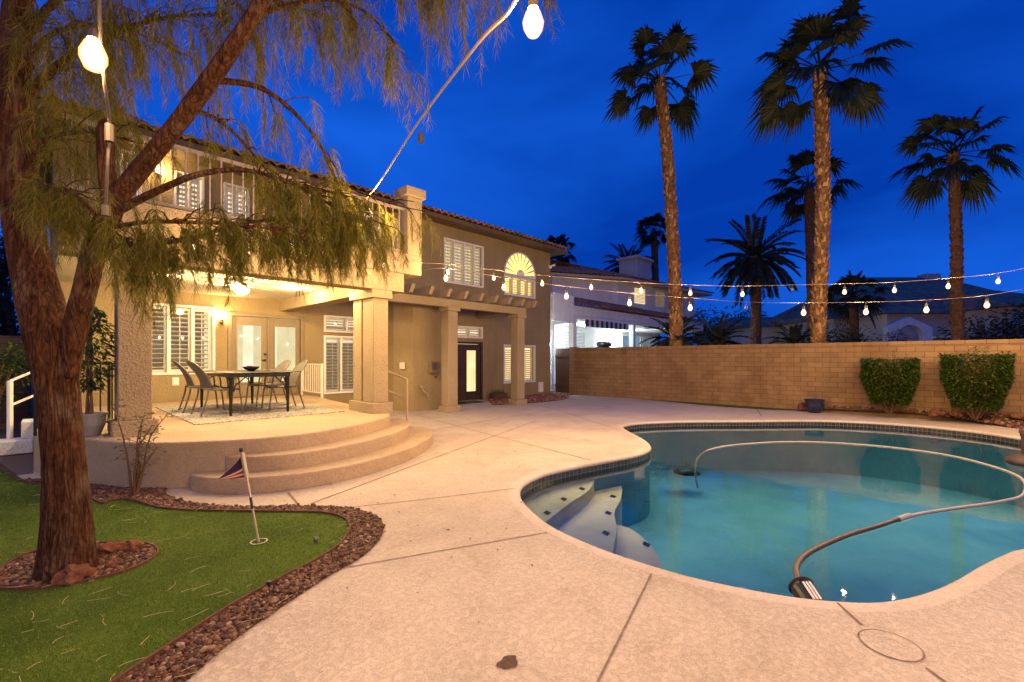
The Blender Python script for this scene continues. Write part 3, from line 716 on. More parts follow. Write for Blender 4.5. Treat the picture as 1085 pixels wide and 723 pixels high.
d2 = door_leaf(3.695, 4.42, .52, 2.36, LY + .03, 3.83, 4.33, .84, 2.18, M['taupe']); handle(3.62, 1.36, LY + .03, d, -1)
dr = roombox(fdoor, LY + .251, None, 1.6); dr.build('lit_room', M['room_pale'], house)
b = MB(); b.box(3.4, 3.62, LY + .9, LY + .93, .5, 2.4); b.box(4.02, 4.1, LY + .7, LY + .72, .5, 2.4); b.build('curtain', M['room_cream'], house)
b = MB()
for a, c, e, g in ((8.5, 8.58, .01, 1.95), (10.22, 10.3, .01, 1.95), (8.58, 10.22, 1.88, 1.95)): b.box(a, c, WY - .02, WY + .12, e, g)
b.build('door_frame', M['darkdoor'], house, bevel=.006)
d = door_leaf(8.59, 9.395, .02, 1.87, WY + .03, 8.74, 9.22, .3, 1.68, M['darkdoor'])
d2 = door_leaf(9.405, 10.21, .02, 1.87, WY + .03, 9.6, 10.05, .3, 1.68, M['darkdoor']); handle(9.34, .9, WY + .03, d, -1)
roombox(edoor, WY + .251, None, 1.4).build('lit_room', M['room_warm'], house)
b = MB(); b.box(9.75, 10.2, WY + .9, WY + 1.2, .55, .62); b.box(9.8, 9.85, WY + 1.0, WY + 1.1, 0, .55); b.box(10.1, 10.15, WY + 1.0, WY + 1.1, 0, .55); tag(b.build('console_table', M['wood']), 'slim dark console table seen through the dark entry door glass', 'table')
b = MB()
b.ico((9.9, WY + 1.02, .76), .13, 3, .12)
tag(b.build('house_plant', M['ficusleaf']), 'small round house plant on the console table behind the entry door', 'plant')
b = MB()
for k in range(7): b.tube([(9.62 + .03 * k, WY + .6, .2), (9.63 + .028 * k, WY + .58, 1.2), (9.7 + .035 * k, WY + .6, 1.85)], .018, 8)
b.build('curtain', M['offwhite'], house)
# ---- columns
def column(x0, x1, y0, y1, z0, z1, bh, cap, mat=M['stucco_trim'], base=.055):
    b = MB(); b.box(x0, x1, y0, y1, z0 + bh, z1 - cap)
    c = b.build('column', mat, house, bevel=.012)
    b = MB(); b.box(x0 - base, x1 + base, y0 - base, y1 + base, z0 - .004, z0 + bh); b.build('base', mat, c, bevel=.012)
    if cap: b = MB(); b.box(x0 - .05, x1 + .05, y0 - .05, y1 + .05, z1 - cap, z1); b.build('capital', mat, c, bevel=.01)
    return c
column(.58, .9, 6.9, 7.24, PZ, 2.535, .17, .0)
column(3.72, 3.99, 6.72, 7.08, PZ, 2.535, .17, .14)
column(3.76, 3.97, 7.2, 7.5, PZ, 2.535, .17, .12)
column(7.25, 7.56, 9.26, 9.57, 0, 2.74, .16, .1)
column(9.92, 10.23, 9.3, 9.6, 0, 2.74, .16, .1)
# ---- balcony
b = MB(); b.box(.1, 4.26, 6.66, 6.98, 2.53, 2.85); b.box(3.94, 4.255, 6.98, 11.59, 2.55, 2.85); b.build('patio_beam', M['stucco_trim'], house, bevel=.012)
b = MB(); b.box(.12, 4.6, 6.64, 6.8, 2.852, 3.2); b.box(4.44, 4.6, 6.8, 11.29, 2.852, 3.2); b.box(.12, 4.44, 6.8, 11.59, 2.87, 3.0); b.build('balcony', M['stucco_trim'], house, bevel=.012)
b = MB(); b.box(.12, 3.94, 6.98, 11.595, 2.8, 2.865); b.build('patio_ceiling', M['ceiling'], house)
b = MB(); b.box(4.31, 4.61, 6.635, 6.95, 3.2, 4.2); pr_ = b.build('balcony_pier', M['stucco_trim'], house, bevel=.012)
b = MB(); b.box(4.26, 4.66, 6.585, 7.0, 4.2, 4.36); b.build('pier_cap', M['stucco_trim'], pr_, bevel=.012)
b = MB()
for z in (3.24, 3.97): b.box(.12, 4.31, 6.7, 6.74, z - .02, z + .02); b.box(4.5, 4.54, 6.95, 11.3, z - .02, z + .02)
x = .2
while x < 4.3: b.box(x - .008, x + .008, 6.712, 6.728, 3.26, 3.95); x += .125
y = 7.05
while y < 11.25: b.box(4.512, 4.528, y - .008, y + .008, 3.26, 3.95); y += .125
b.build('balcony_railing', M['rail'], house)
# ---- pergola
b = MB(); b.box(4.62, 10.3, 9.3, 9.5, 2.742, 2.95); b.box(9.98, 10.18, 9.5, 11.29, 2.745, 2.945); b.build('pergola_beam', M['stucco_trim'], house, bevel=.012)
for k in range(10):
    x = 10.29 - .545 * k
    b = MB(); b.v = [(x - .05, 8.86, 3.14), (x - .05, 8.98, 2.952), (x - .05, 11.29, 2.952), (x - .05, 11.29, 3.14), (x + .05, 8.86, 3.14), (x + .05, 8.98, 2.952), (x + .05, 11.29, 2.952), (x + .05, 11.29, 3.14)]
    b.f = [(0, 1, 2, 3), (7, 6, 5, 4), (0, 4, 5, 1), (1, 5, 6, 2), (2, 6, 7, 3), (3, 7, 4, 0)]
    b.build('rafter', M['stucco_trim'], house, bevel=.006)
# ---- roof
def tile_plane(mb, o, u, s, W, L, pw=.24, ph=.38):
    """barrel tiles; o corner, u unit along the eave, s unit up the slope"""
    o, u, s = Vector(o), Vector(u), Vector(s); nrm = u.cross(s); nrm = nrm if nrm.z > 0 else -nrm
    nc = int(W / pw); nr = int(L / ph); K = 6
    for r in range(nr):
        z0, z1 = .05, .0
        st = len(mb.v)
        jj = [random.uniform(-.012, .012) for _ in range(nc + 1)]
        for e, (t_, lift) in enumerate(((r * ph - .03, .045), ((r + 1) * ph, .0))):
            for c in range(nc * K + 1):
                ph_ = (c % K) / K; hgt = abs(sin(pi * ph_)) * .075 if ph_ < 1 else 0
                mb.v.append(tuple(o + u * (c * pw / K) + s * (t_ + jj[c // K]) + nrm * (hgt + lift)))
        w = nc * K + 1
        for c in range(nc * K): mb.f.append((st + c, st + c + 1, st + w + c + 1, st + w + c))
        # butt ends
        st2 = len(mb.v)
        for c in range(w):
            p = mb.v[st + c]; q = Vector(p) - nrm * .05; mb.v.append(tuple(q))
        for c in range(nc * K): mb.f.append((st2 + c, st2 + c + 1, st + c + 1, st + c))
sl = R(20)
b = MB(); tile_plane(b, (-.5, 10.75, 5.7), (1, 0, 0), (0, cos(sl), sin(sl)), 15.0, 6.2)
rf = b.build('roof', M['tile'], house)
b = MB(); b.box(-.45, 14.45, 10.8, 20.2, 5.58, 5.7)
b.add([(-.4, 10.9, 5.7), (14.4, 10.9, 5.7), (14.4, 16.6, 7.75), (-.4, 16.6, 7.75), (-.4, 20.2, 5.7), (14.4, 20.2, 5.7)], [(0, 1, 2, 3), (3, 2, 5, 4), (1, 5, 2), (0, 3, 4)])
b.build('soffit', M['eave'], rf)
# platform guard rail on the house side and the step handrail
g = empty('guard_rail', (4.44, 10.7, PZ), 'cream metal guard rail beside the french doors at the platform edge', 'railing')
b = MB()
for p in ((4.4, 10.28), (4.43, 11.52)): b.box(p[0] - .02, p[0] + .02, p[1] - .02, p[1] + .02, PZ - .003, PZ + .78)
for z in (PZ + .1, PZ + .76): b.tube([(4.4, 10.28, z), (4.43, 11.52, z)], .016, 6)
b.build('rail_frame', M['offwhite'], g)
b = MB()
for k in range(1, 11): t_ = k / 11; b.tube([(4.4 + .03 * t_, 10.28 + 1.24 * t_, PZ + .1), (4.4 + .03 * t_, 10.28 + 1.24 * t_, PZ + .76)], .009, 6)
b.build('baluster', M['offwhite'], g)
g = empty('step_handrail', (4.42, 6.95, .17), 'tan metal handrail at the right end of the curved steps', 'handrail')
A, B = Vector((4.42, 6.82, .17)), Vector((3.99, 7.6, PZ))
b = MB(); b.tube([A - Vector((0, 0, .01)), A + Vector((0, 0, .86))], .02, 8); b.build('post', M['rail'], g)
b = MB(); b.tube([B - Vector((0, 0, .01)), B + Vector((0, 0, .86))], .02, 8); b.build('post', M['rail'], g)
b = MB(); b.tube([A + Vector((.0, 0, .86)), B + Vector((0, 0, .86))], .02, 8); b.tube([A + Vector((0, 0, .52)), B + Vector((0, 0, .52))], .014, 8); b.build('rail', M['rail'], g)
g = empty('iron_railing', (.2, 7.5, PZ), 'black iron railing left of the stucco column, behind the potted ficus', 'railing')
b = MB()
for z in (PZ + .1, PZ + .84): b.tube([(-.08, 7.62, z), (.62, 7.62, z)], .014, 6)
for x in (-.08, .56): b.box(x - .015, x + .015, 7.605, 7.635, PZ, PZ + .86)
b.build('rail_frame', M['iron'], g)
b = MB(); x = .04
while x < .6: b.tube([(x, 7.62, PZ + .1), (x, 7.62, PZ + .84)], .008, 6); x += .11
b.build('baluster', M['iron'], g)

# ================================================================== WALL LAMPS, FAN, SMALL FIXTURES
g = empty('wall_lantern', (2.72, LY, 2.2), 'lit wall lantern between the shuttered window and the french doors', 'wall lamp')
b = MB(); b.tube([(2.72, LY, 2.22), (2.72, LY - .02, 2.22)], .05, 12); b.tube([(2.72, LY - .01, 2.22), (2.72, LY - .07, 2.15), (2.72, LY - .1, 2.2), (2.72, LY - .1, 2.25)], .012, 8); b.lathe((2.72, LY - .1, 2.24), [(.02, 0), (.05, .02), (.05, .03)], 12); b.build('bracket', M['bronze'], g)
b = MB(); b.lathe((2.72, LY - .1, 2.27), [(.04, 0), (.055, .05), (.065, .13), (.07, .15)], 14); b.build('glass_shade', SHADE, g)
lamp((2.72, LY - .1, 2.35), 30, (1, .6, .24))
g = empty('ceiling_fan', (2.42, 9.0, 2.8), 'ceiling fan with a lit glass bowl over the patio table', 'ceiling fan')
b = MB(); b.tube([(2.42, 9, 2.8), (2.42, 9, 2.72)], .02, 8); b.lathe((2.42, 9, 2.66), [(.05, 0), (.1, .02), (.1, .06), (.04, .09)], 18); b.build('motor', M['bronze'], g)
for k in range(5):
    a = .35 + k * 2 * pi / 5; b = MB(); Mz = Matrix.Rotation(a, 3, 'Z') @ Matrix.Rotation(R(9), 3, 'X')
    vs = [Mz @ Vector(q) for q in ((.11, -.04, 0), (.62, -.065, 0), (.66, 0, 0), (.62, .065, 0), (.11, .04, 0))]; c_ = Vector((2.42, 9, 2.69))
    b.add([c_ + v for v in vs] + [c_ + v + Vector((0, 0, .008)) for v in vs], [(4, 3, 2, 1, 0), (5, 6, 7, 8, 9)] + [(i, (i + 1) % 5, 5 + (i + 1) % 5, 5 + i) for i in range(5)]); b.build('blade', M['white'], g)
b = MB(); b.lathe((2.42, 9, 2.56), [(.02, -.03), (.08, -.015), (.12, .03), (.125, .075), (.05, .1)], 20); b.build('lamp_bowl', SHADE, g)
lamp((2.42, 9, 2.6), 150, (1, .7, .34), .06)
for i, (x, y, lb) in enumerate(((3.45, 9.3, 'recessed downlight in the patio ceiling toward the pergola side'), (1.4, 9.3, 'recessed downlight in the patio ceiling behind the drooping needles'), (3.4, 7.6, 'recessed downlight in the patio ceiling near the front right column'), (1.4, 7.6, 'recessed downlight in the patio ceiling near the front left column'))):
    g = empty('downlight', (x, y, 2.8), lb, 'downlight', 'recessed lights in the patio ceiling')
    b = MB(); b.lathe((x, y, 2.785), [(.055, .012), (.06, 0), (.085, 0), (.085, .014)], 20); b.build('trim_ring', M['white'], g)
    b = MB(); b.lathe((x, y, 2.79), [(.0, 0), (.056, 0), (.056, .008)], 20); b.build('lens', CAN, g)
    lamp((x, y, 2.74), 105, (1, .7, .34), .05)
g = empty('balcony_lamp', (1.62, LY, 5.2), 'lit wall lamp on the upper storey between the balcony windows', 'wall lamp')
b = MB(); b.tube([(1.62, LY, 5.2), (1.62, LY - .07, 5.2)], .03, 10); b.build('bracket', M['bronze'], g)
b = MB(); b.lathe((1.62, LY - .09, 5.16), [(.03, 0), (.06, .03), (.06, .12), (.03, .15)], 12); b.build('glass_shade', BULB, g); lamp((1.62, LY - .12, 5.25), 40)
g = empty('security_lamp', (13.96, 11.55, 1.9), 'cold white lamp glaring at the house corner by the side gate', 'wall lamp')
b = MB(); b.box(13.943, 13.98, 11.43, 11.6, 1.86, 2.08); b.build('bracket', M['white'], g)
b = MB(); b.box(13.982, 14.13, 11.44, 11.58, 1.88, 2.06); b.build('lens', BULB_COLD, g, bevel=.02); lamp((14.06, 11.5, 1.97), 50, (.7, .85, 1), .06)
g = empty('floodlight', (13.9, WY, 5.0), 'white twin head floodlight high on the house corner', 'floodlight')
b = MB(); b.box(13.8, 13.92, WY - .04, WY - .001, 4.98, 5.1); b.tube([(13.83, WY - .03, 5.04), (13.76, WY - .15, 5.0), (13.72, WY - .2, 4.97)], [.02, .04, .055], 10); b.tube([(13.9, WY - .03, 5.06), (13.97, WY - .14, 5.1), (14.0, WY - .2, 5.1)], [.02, .04, .055], 10); b.build('lamp_head', M['white'], g)
def fixture(name, label, cat, boxes, mat, bevel=.006):
    b = MB()
    for q in boxes: b.box(*q)
    return tag(b.build(name, mat, bevel=bevel), label, cat)
fixture('outlet_cover', 'small white outlet cover under the big shuttered patio window', 'outlet', [(1.83, 1.95, LY - .03, LY - .001, .83, 1.0), (1.845, 1.935, LY - .045, LY - .031, .85, .98)], M['white'])
fixture('vent_cover', 'white framed vent low on the wall right of the lower window', 'vent', [(13.2, 13.24, WY - .03, WY - .001, .1, .48), (13.44, 13.48, WY - .03, WY - .001, .1, .48), (13.24, 13.44, WY - .03, WY - .001, .1, .14), (13.24, 13.44, WY - .03, WY - .001, .44, .48), (13.24, 13.44, WY - .012, WY - .001, .14, .44)], M['white'])
fixture('switch_cover', 'small beige weatherproof box on the angled wall behind the handrail', 'outlet', [(6.5, 6.6, 10.28, 10.4, 1.12, 1.3)], M['offwhite']).rotation_euler = (0, 0, 0)
g = empty('meter_box', (7.3, 10.08, 1.1), 'grey utility meter box on the wall left of the pergola column', 'meter')
b = MB(); b.box(7.2, 7.52, 9.96, 10.11, 1.0, 1.32); b.build('case', M['taupe'], g, bevel=.012); b = MB(); b.box(7.24, 7.4, 9.945, 9.959, 1.1, 1.28); b.tube([(7.4, 9.97, 1.0), (7.4, 9.97, .9), (7.4, 10.06, .9)], .02, 8); b.build('cover_plate', M['chairframe'], g)
b = MB(); b.tube([(6.93, 10.12, .62), (6.93, 9.98, .62), (6.95, 9.95, .55), (7.0, 9.94, .5), (7.08, 9.96, .47), (7.12, 9.97, .38)], .016, 8); b.tube([(6.9, 9.99, .66), (6.96, 9.99, .66)], .02, 8)
tag(b.build('hose_tap', M['rail']), 'outdoor tap with a short bent hose low on the wall', 'tap')
g = empty('door_mat', (9.35, 10.85, 0), 'dark door mat in front of the dark entry doors', 'door mat')
b = MB(); b.box(8.75, 9.75, 10.6, 11.12, .004, .02); b.build('mat', M['iron'], g, bevel=.006)
g = empty('planter_trough', (10.7, 10.9, 0), 'low dark trough of dry plants right of the entry doors', 'planter')
b = MB(); b.box(10.45, 11.05, 10.85, 11.1, .003, .2); b.box(10.43, 11.07, 10.83, 11.12, .19, .22); b.build('trough', M['wood'], g, bevel=.01)
b = MB()
for _ in range(90):
    x, y = random.uniform(10.5, 11.0), random.uniform(10.88, 11.07); a = random.uniform(0, 6.3); l = random.uniform(.06, .2)
    b.tube([(x, y, .2), (x + cos(a) * l * .3, y + sin(a) * l * .3, .2 + l)], [.006, .002], 4)
b.build('foliage', M['weedleaf'], g)
b = MB(); b.tube([(.12, 11.59, 2.28), (.12, 11.5, 2.28)], .02, 8); b.lathe((.14, 11.44, 2.2), [(.05, 0), (.085, .03), (.085, .09), (.06, .12)], 14)
tag(b.build('wall_speaker', M['blackplastic']), 'small dark dome fixture high on the wall behind the forked tree', 'camera')

# ================================================================== BLOCK WALL, GATE
g = empty('block_wall', (14.3, 2, 0), 'tan slump block boundary wall behind the pool', 'wall')
b = MB(); b.box(14.2, 14.36, -7, 10.22, -.3, 1.72); b.build('courses', M['block'], g)
b = MB(); b.box(14.18, 14.38, -7, 10.2, 1.722, 1.81); b.build('cap_course', M['block'], g, bevel=.008)
b = MB(); b.box(14.14, 14.42, 10.222, 10.52, -.1, 1.84); b.build('end_pier', M['block'], g, bevel=.01)
g = empty('side_gate', (14.24, 11, 0), 'dark brown boarded side gate between the house and the block wall', 'gate')
b = MB(); b.box(14.2, 14.25, 10.55, 11.25, .05, 1.8); b.build('boards', M['gate'], g); b = MB(); b.box(14.18, 14.199, 10.55, 11.25, .3, .4); b.box(14.18, 14.199, 10.55, 11.25, 1.45, 1.55); b.build('brace', M['gate'], g)
b = MB(); b.box(-8, -.2, 13.4, 13.56, -.1, 1.85); o = b.build('fence_wall', blocks('side_wall', (.2, .13, .08), (.17, .1, .06), (.1, .07, .05), .33, .13, 'x')); tag(o, 'plain dark block wall at the left side yard behind the tree', 'wall')
#=PART4=
# ================================================================== PATIO FURNITURE
b = MB(); b.box(1.4, 3.5, 7.28, 10.4, PZ + .002, PZ + .012)
tag(b.build('rug', M['rug']), 'grey and cream patterned rug under the dining table', 'rug')
tb = empty('patio_table', (2.4, 8.85, PZ), 'dark iron dining table with scrolled corner brackets on the patio', 'table')
TZ = PZ + .68
b = MB(); b.box(1.94, 2.86, 7.85, 9.85, TZ - .022, TZ); top = b.build('tabletop', M['iron'], tb, bevel=.008)
b = MB()
for a in ((1.96, 2.84, 7.87, 7.9), (1.96, 2.84, 9.8, 9.83), (1.96, 1.99, 7.9, 9.8), (2.81, 2.84, 7.9, 9.8)): b.box(a[0], a[1], a[2], a[3], TZ - .075, TZ - .023)
b.build('apron', M['iron'], tb)
for sx in (-1, 1):
    for sy in (-1, 1):
        x, y = 2.4 + sx * .405, 8.85 + sy * .93
        b = MB(); b.tube([(x, y, TZ - .03), (x + sx * .004, y, TZ - .2), (x + sx * .01, y, PZ + .3), (x + sx * .012, y, PZ + .012)], [.036, .034, .026, .02], 8)
        lg = b.build('leg', M['iron'], tb)
        b = MB()
        for ax in (Vector((-sx, 0, 0)), Vector((0, -sy, 0))):
            o_ = Vector((x, y, TZ))
            b.tube(spline([o_ + ax * .03 - Vector((0, 0, .3)), o_ + ax * .05 - Vector((0, 0, .2)), o_ + ax * .14 - Vector((0, 0, .12)), o_ + ax * .2 - Vector((0, 0, .06))], 4), .009, 6)
            b.tube(spline([o_ + ax * .04 - Vector((0, 0, .1)), o_ + ax * .09 - Vector((0, 0, .09)), o_ + ax * .09 - Vector((0, 0, .16)), o_ + ax * .05 - Vector((0, 0, .17))], 4), .007, 6)
        b.build('scroll_bracket', M['iron'], lg)
bw = empty('bowl', (2.55, 8.9, TZ), 'dark round bowl on the patio table', 'bowl')
b = MB(); b.lathe((2.5, 8.75, TZ), [(.05, .001), (.06, .012), (.11, .04), (.135, .075), (.13, .08), (.1, .045), (.02, .02)], 24); b.build('bowl_body', M['glaze'], bw, smooth=True)
b = MB()
for k in range(5): b.ico((2.5 + .05 * cos(k * 1.3), 8.75 + .05 * sin(k * 1.3), TZ + .07), .03, 2)
b.build('dried_pods', M['gravel'], bw)
def make_chair():
    root = empty('patio_chair', (0, 0, 0))
    W = .25
    # seat
    b = MB(); nx = 8
    for i in range(nx + 1):
        x = -.2 + .45 * i / nx; z = .41 - .018 * sin(pi * i / nx) + (-.02 * max(0, i - 6) / 2)
        b.v += [(x, -W + .015, z), (x, W - .015, z), (x, -W + .015, z - .014), (x, W - .015, z - .014)]
    for i in range(nx):
        o = 4 * i; b.f += [(o, o + 4, o + 5, o + 1), (o + 2, o + 3, o + 7, o + 6), (o, o + 2, o + 6, o + 4), (o + 1, o + 5, o + 7, o + 3)]
    b.build('seat', M['sling'], root, smooth=False)
    # curved back sling
    b = MB(); nu, nv = 10, 8
    def bp(u, v, th):
        a = (u - .5) * 2; wv = W * (1 - .0 * v) * (1 - max(0, v - .62) ** 2 * 1.6)
        x = -.2 - .05 * v - .15 * v * v + .05 * a * a
        zz = .43 + .42 * v - .05 * a * a * v
        return (x - th, a * wv * .98, zz)
    for th in (0, .014):
        for j in range(nv + 1):
            for i in range(nu + 1): b.v.append(bp(i / nu, j / nv, th))
    w = nu + 1; S = w * (nv + 1)
    for j in range(nv):
        for i in range(nu):
            q = j * w + i; b.f += [(q, q + 1, q + w + 1, q + w), (S + q, S + q + w, S + q + w + 1, S + q + 1)]
    b.build('backrest', M['sling'], root, smooth=True)
    rim = [bp(0, j / nv, .007) for j in range(nv + 1)] + [bp(i / nu, 1, .007) for i in range(1, nu)] + [bp(1, 1 - j / nv, .007) for j in range(nv + 1)]
    b = MB(); b.tube(rim, .012, 8); b.tube([(-.2, -W, .405), (.24, -W, .4), (.25, -W * .8, .39), (.25, W * .8, .39), (.24, W, .4), (-.2, W, .405)], .012, 8); b.build('frame', M['chairframe'], root, smooth=True)
    for s_ in (-1, 1):
        b = MB(); b.tube(spline([(.27, s_ * (W + .015), 0), (.25, s_ * (W + .012), .2), (.225, s_ * (W + .01), .4), (.21, s_ * (W + .02), .55), (.16, s_ * (W + .035), .63), (.02, s_ * (W + .035), .655), (-.14, s_ * (W + .02), .66), (-.25, s_ * (W - .01), .66)], 4), .0125, 8)
        b.build('front_leg_and_arm', M['chairframe'], root, smooth=True)
        b = MB(); b.tube(spline([(-.3, s_ * (W + .005), 0), (-.255, s_ * W, .15), (-.215, s_ * W, .3), (-.2, s_ * W, .42)], 4), .0125, 8); b.build('rear_leg', M['chairframe'], root, smooth=True)
    return root
ch = make_chair()
for i, (x, y, rz, lb) in enumerate(((1.93, 8.42, .06, 'woven patio chair on the window side of the table, nearest the steps'), (1.88, 9.22, -.05, 'woven patio chair on the window side of the table, nearest the house'),
                                (2.93, 8.5, pi - .08, 'woven patio chair with its back to the guard rail, nearest the steps'), (2.92, 9.3, pi + .05, 'woven patio chair with its back to the guard rail, nearest the house'))):
    c = ch if i == 0 else copy_tree(ch)
    c.location = (x, y, PZ + .012); c.rotation_euler = (0, 0, rz); tag(c, lb, 'chair', 'patio chairs round the table')

# ================================================================== TREE WITH DROOPING NEEDLES
tree = empty('drooping_tree', (.1, 4.11, 0), 'old forked tree with furrowed red bark and drooping needles on the lawn', 'tree')
tb_ = MB()
def bark_fn(freq, amp, sd):
    def fn(i, an, p):
        q = Vector((cos(an) * freq, sin(an) * freq, p.z * 1.1 + sd)); v = noise.noise(q) + .5 * noise.noise(q * 2.3)
        q2 = Vector((cos(an) * freq * 3, sin(an) * freq * 3, p.z * 1.3 + sd)); rid = abs(noise.noise(q2))
        rid2 = abs(noise.noise(q2 * 2.1 + Vector((7, 3, 1))))
        return 1 + amp * (v * .4) - amp * (.22 - min(.22, rid)) * 2.0 - amp * .35 * (.2 - min(.2, rid2)) * 2
    return fn
def limb(pts, rad, n, fr, amp, sub=10):
    P = spline([p for p in pts], sub); m = len(pts); rr = []
    for i in range(len(P)):
        f_ = i / sub; k = min(int(f_), m - 2); t_ = f_ - k; rr.append(rad[k] * (1 - t_) + rad[k + 1] * t_)
    tb_.tube(P, rr, n, True, bark_fn(fr, amp, random.uniform(0, 9)))
    return P
base = Vector((.1, 4.11, 0))
limb([base + Vector((.01, 0, -.06)), base + Vector((0, 0, .06)), base + Vector((0, 0, .25)), spot(70, 510, 2.92), spot(67, 470, 2.92), spot(61, 410, 2.92), spot(53, 360, 2.92), spot(42, 318, 2.94), spot(33, 280, 2.96), spot(24, 230, 2.97), spot(18, 160, 2.98), spot(16, 80, 3.0), spot(22, -20, 3.0), spot(40, -140, 3.0)],
     [.19, .152, .132, .112, .106, .108, .12, .116, .106, .1, .09, .08, .07, .05], 84, 4.2, .16, 20)
limb([spot(76, 400, 2.9), spot(80, 350, 2.88), spot(92, 300, 2.86), spot(103, 255, 2.86), spot(122, 215, 2.86), spot(150, 178, 2.84), spot(185, 135, 2.82), spot(222, 85, 2.82), spot(250, 45, 2.82), spot(275, 5, 2.82), spot(300, -60, 2.8), spot(330, -160, 2.8)],
     [.035, .06, .062, .06, .056, .053, .05, .05, .047, .043, .036, .026], 56, 4.2, .16, 16)
limb([spot(118, 225, 2.86), spot(113, 180, 2.84), spot(112, 140, 2.84), spot(116, 128, 2.84)], [.05, .045, .048, .025], 20, 3, .3)
twigs = []; br = MB()
def branch(pts, r0, r1, spread=.25, dens=26, L=(.3, .62), start=.15, droop=1.0):
    P = spline([spot(*p) for p in pts], 7); k = len(P)
    br.tube(P, [r0 + (r1 - r0) * i / (k - 1) for i in range(k)], 8, True, bark_fn(2, .15, 1))
    ln = sum((P[i + 1] - P[i]).length for i in range(k - 1))
    for _ in range(int(dens * 1.75 * ln)):
        f_ = start + (1 - start) * random.random(); i = min(int(f_ * (k - 1)), k - 2)
        p = P[i].lerp(P[i + 1], random.random()); t_ = (P[i + 1] - P[i]).normalized()
        d_ = Vector((random.gauss(0, 1), random.gauss(0, 1), random.gauss(.0, .5))).normalized()
        # side shoot carrying two or three hanging strands
        sl_ = random.uniform(.05, spread + .05); q = p + d_ * sl_ * .6 + t_ * sl_ * .5
        br.tube([p, (p + q) / 2 + Vector((0, 0, .02)), q], [.006, .004, .003], 4, False)
        for _k in range(random.choice((1, 2, 2, 3))):
            twigs.append((q, (d_ * .5 + t_ * .6 + Vector((random.gauss(0, .25), random.gauss(0, .25), 0))), random.uniform(*L), droop))
branch([(128, 222, 2.82), (165, 203, 2.75), (214, 184, 2.7), (270, 182, 2.75), (330, 205, 2.85), (370, 232, 3.0)], .026, .005, .28, 24, (.16, .36), .58)
branch([(112, 262, 2.85), (150, 259, 2.7), (203, 253, 2.65), (260, 236, 2.75), (320, 236, 2.95), (365, 256, 3.2)], .02, .004, .25, 27, (.1, .3))
branch([(100, 245, 2.75), (150, 236, 2.6), (210, 236, 2.55), (270, 240, 2.6), (320, 252, 2.7)], .016, .004, .22, 23, (.1, .3))
branch([(222, 85, 2.84), (280, 95, 3.0), (330, 140, 3.15), (358, 195, 3.3), (375, 230, 3.4)], .024, .004, .25, 12, (.16, .4))
branch([(200, 115, 2.86), (235, 130, 3.0), (270, 165, 3.15), (300, 205, 3.25)], .018, .004, .22, 13, (.16, .36))
branch([(360, 195, 3.3), (410, 215, 3.5), (455, 225, 3.6)], .008, .003, .2, 6, (.15, .36))
branch([(290, 0, 2.85), (330, -50, 2.95), (380, -75, 3.0), (430, -60, 3.0), (480, -25, 3.0)], .028, .005, .25, 36, (.25, .6))
branch([(275, 15, 2.86), (310, 5, 2.95), (350, 0, 3.0), (390, 15, 3.0), (420, 50, 3.0)], .018, .004, .2, 13, (.2, .5))
branch([(295, -20, 2.85), (340, -60, 3.2), (420, -70, 3.4), (500, -60, 3.5), (560, -40, 3.6)], .02, .004, .3, 11, (.2, .42))
branch([(16, 120, 3.0), (50, 80, 3.05), (100, 45, 3.1), (170, 20, 3.15), (240, 15, 3.2)], .035, .005, .3, 24, (.25, .55))
branch([(22, 200, 2.97), (50, 150, 2.95), (95, 140, 3.0), (140, 150, 3.05)], .022, .004, .3, 22, (.25, .5))
branch([(16, 60, 3.0), (60, 0, 3.0), (130, -40, 3.0), (220, -60, 3.0), (300, -50, 3.1)], .03, .005, .3, 26, (.3, .65))
branch([(24, 225, 2.96), (45, 205, 2.72), (75, 205, 2.66), (110, 235, 2.62), (140, 262, 2.62)], .02, .004, .25, 24, (.16, .36))
branch([(18, 140, 2.98), (-30, 90, 2.9), (-90, 70, 2.9), (-160, 90, 3)], .03, .005, .3, 20, (.3, .6))
branch([(18, 100, 3.0), (30, 60, 3.3), (70, 30, 3.6), (130, 30, 3.9), (200, 60, 4.1)], .03, .005, .35, 18, (.3, .6))
branch([(232, 70, 2.84), (245, 40, 3.1), (270, 10, 3.4), (320, 10, 3.6), (380, 30, 3.7)], .018, .004, .3, 14, (.3, .6))
branch([(60, 30, 3.6), (90, 70, 3.9), (120, 110, 4.2), (150, 130, 4.4)], .014, .004, .3, 18, (.25, .5))
tb_.build('trunk', M['bark'], tree, smooth=True)
br.build('branch', M['bark'], tree)
nd = MB()
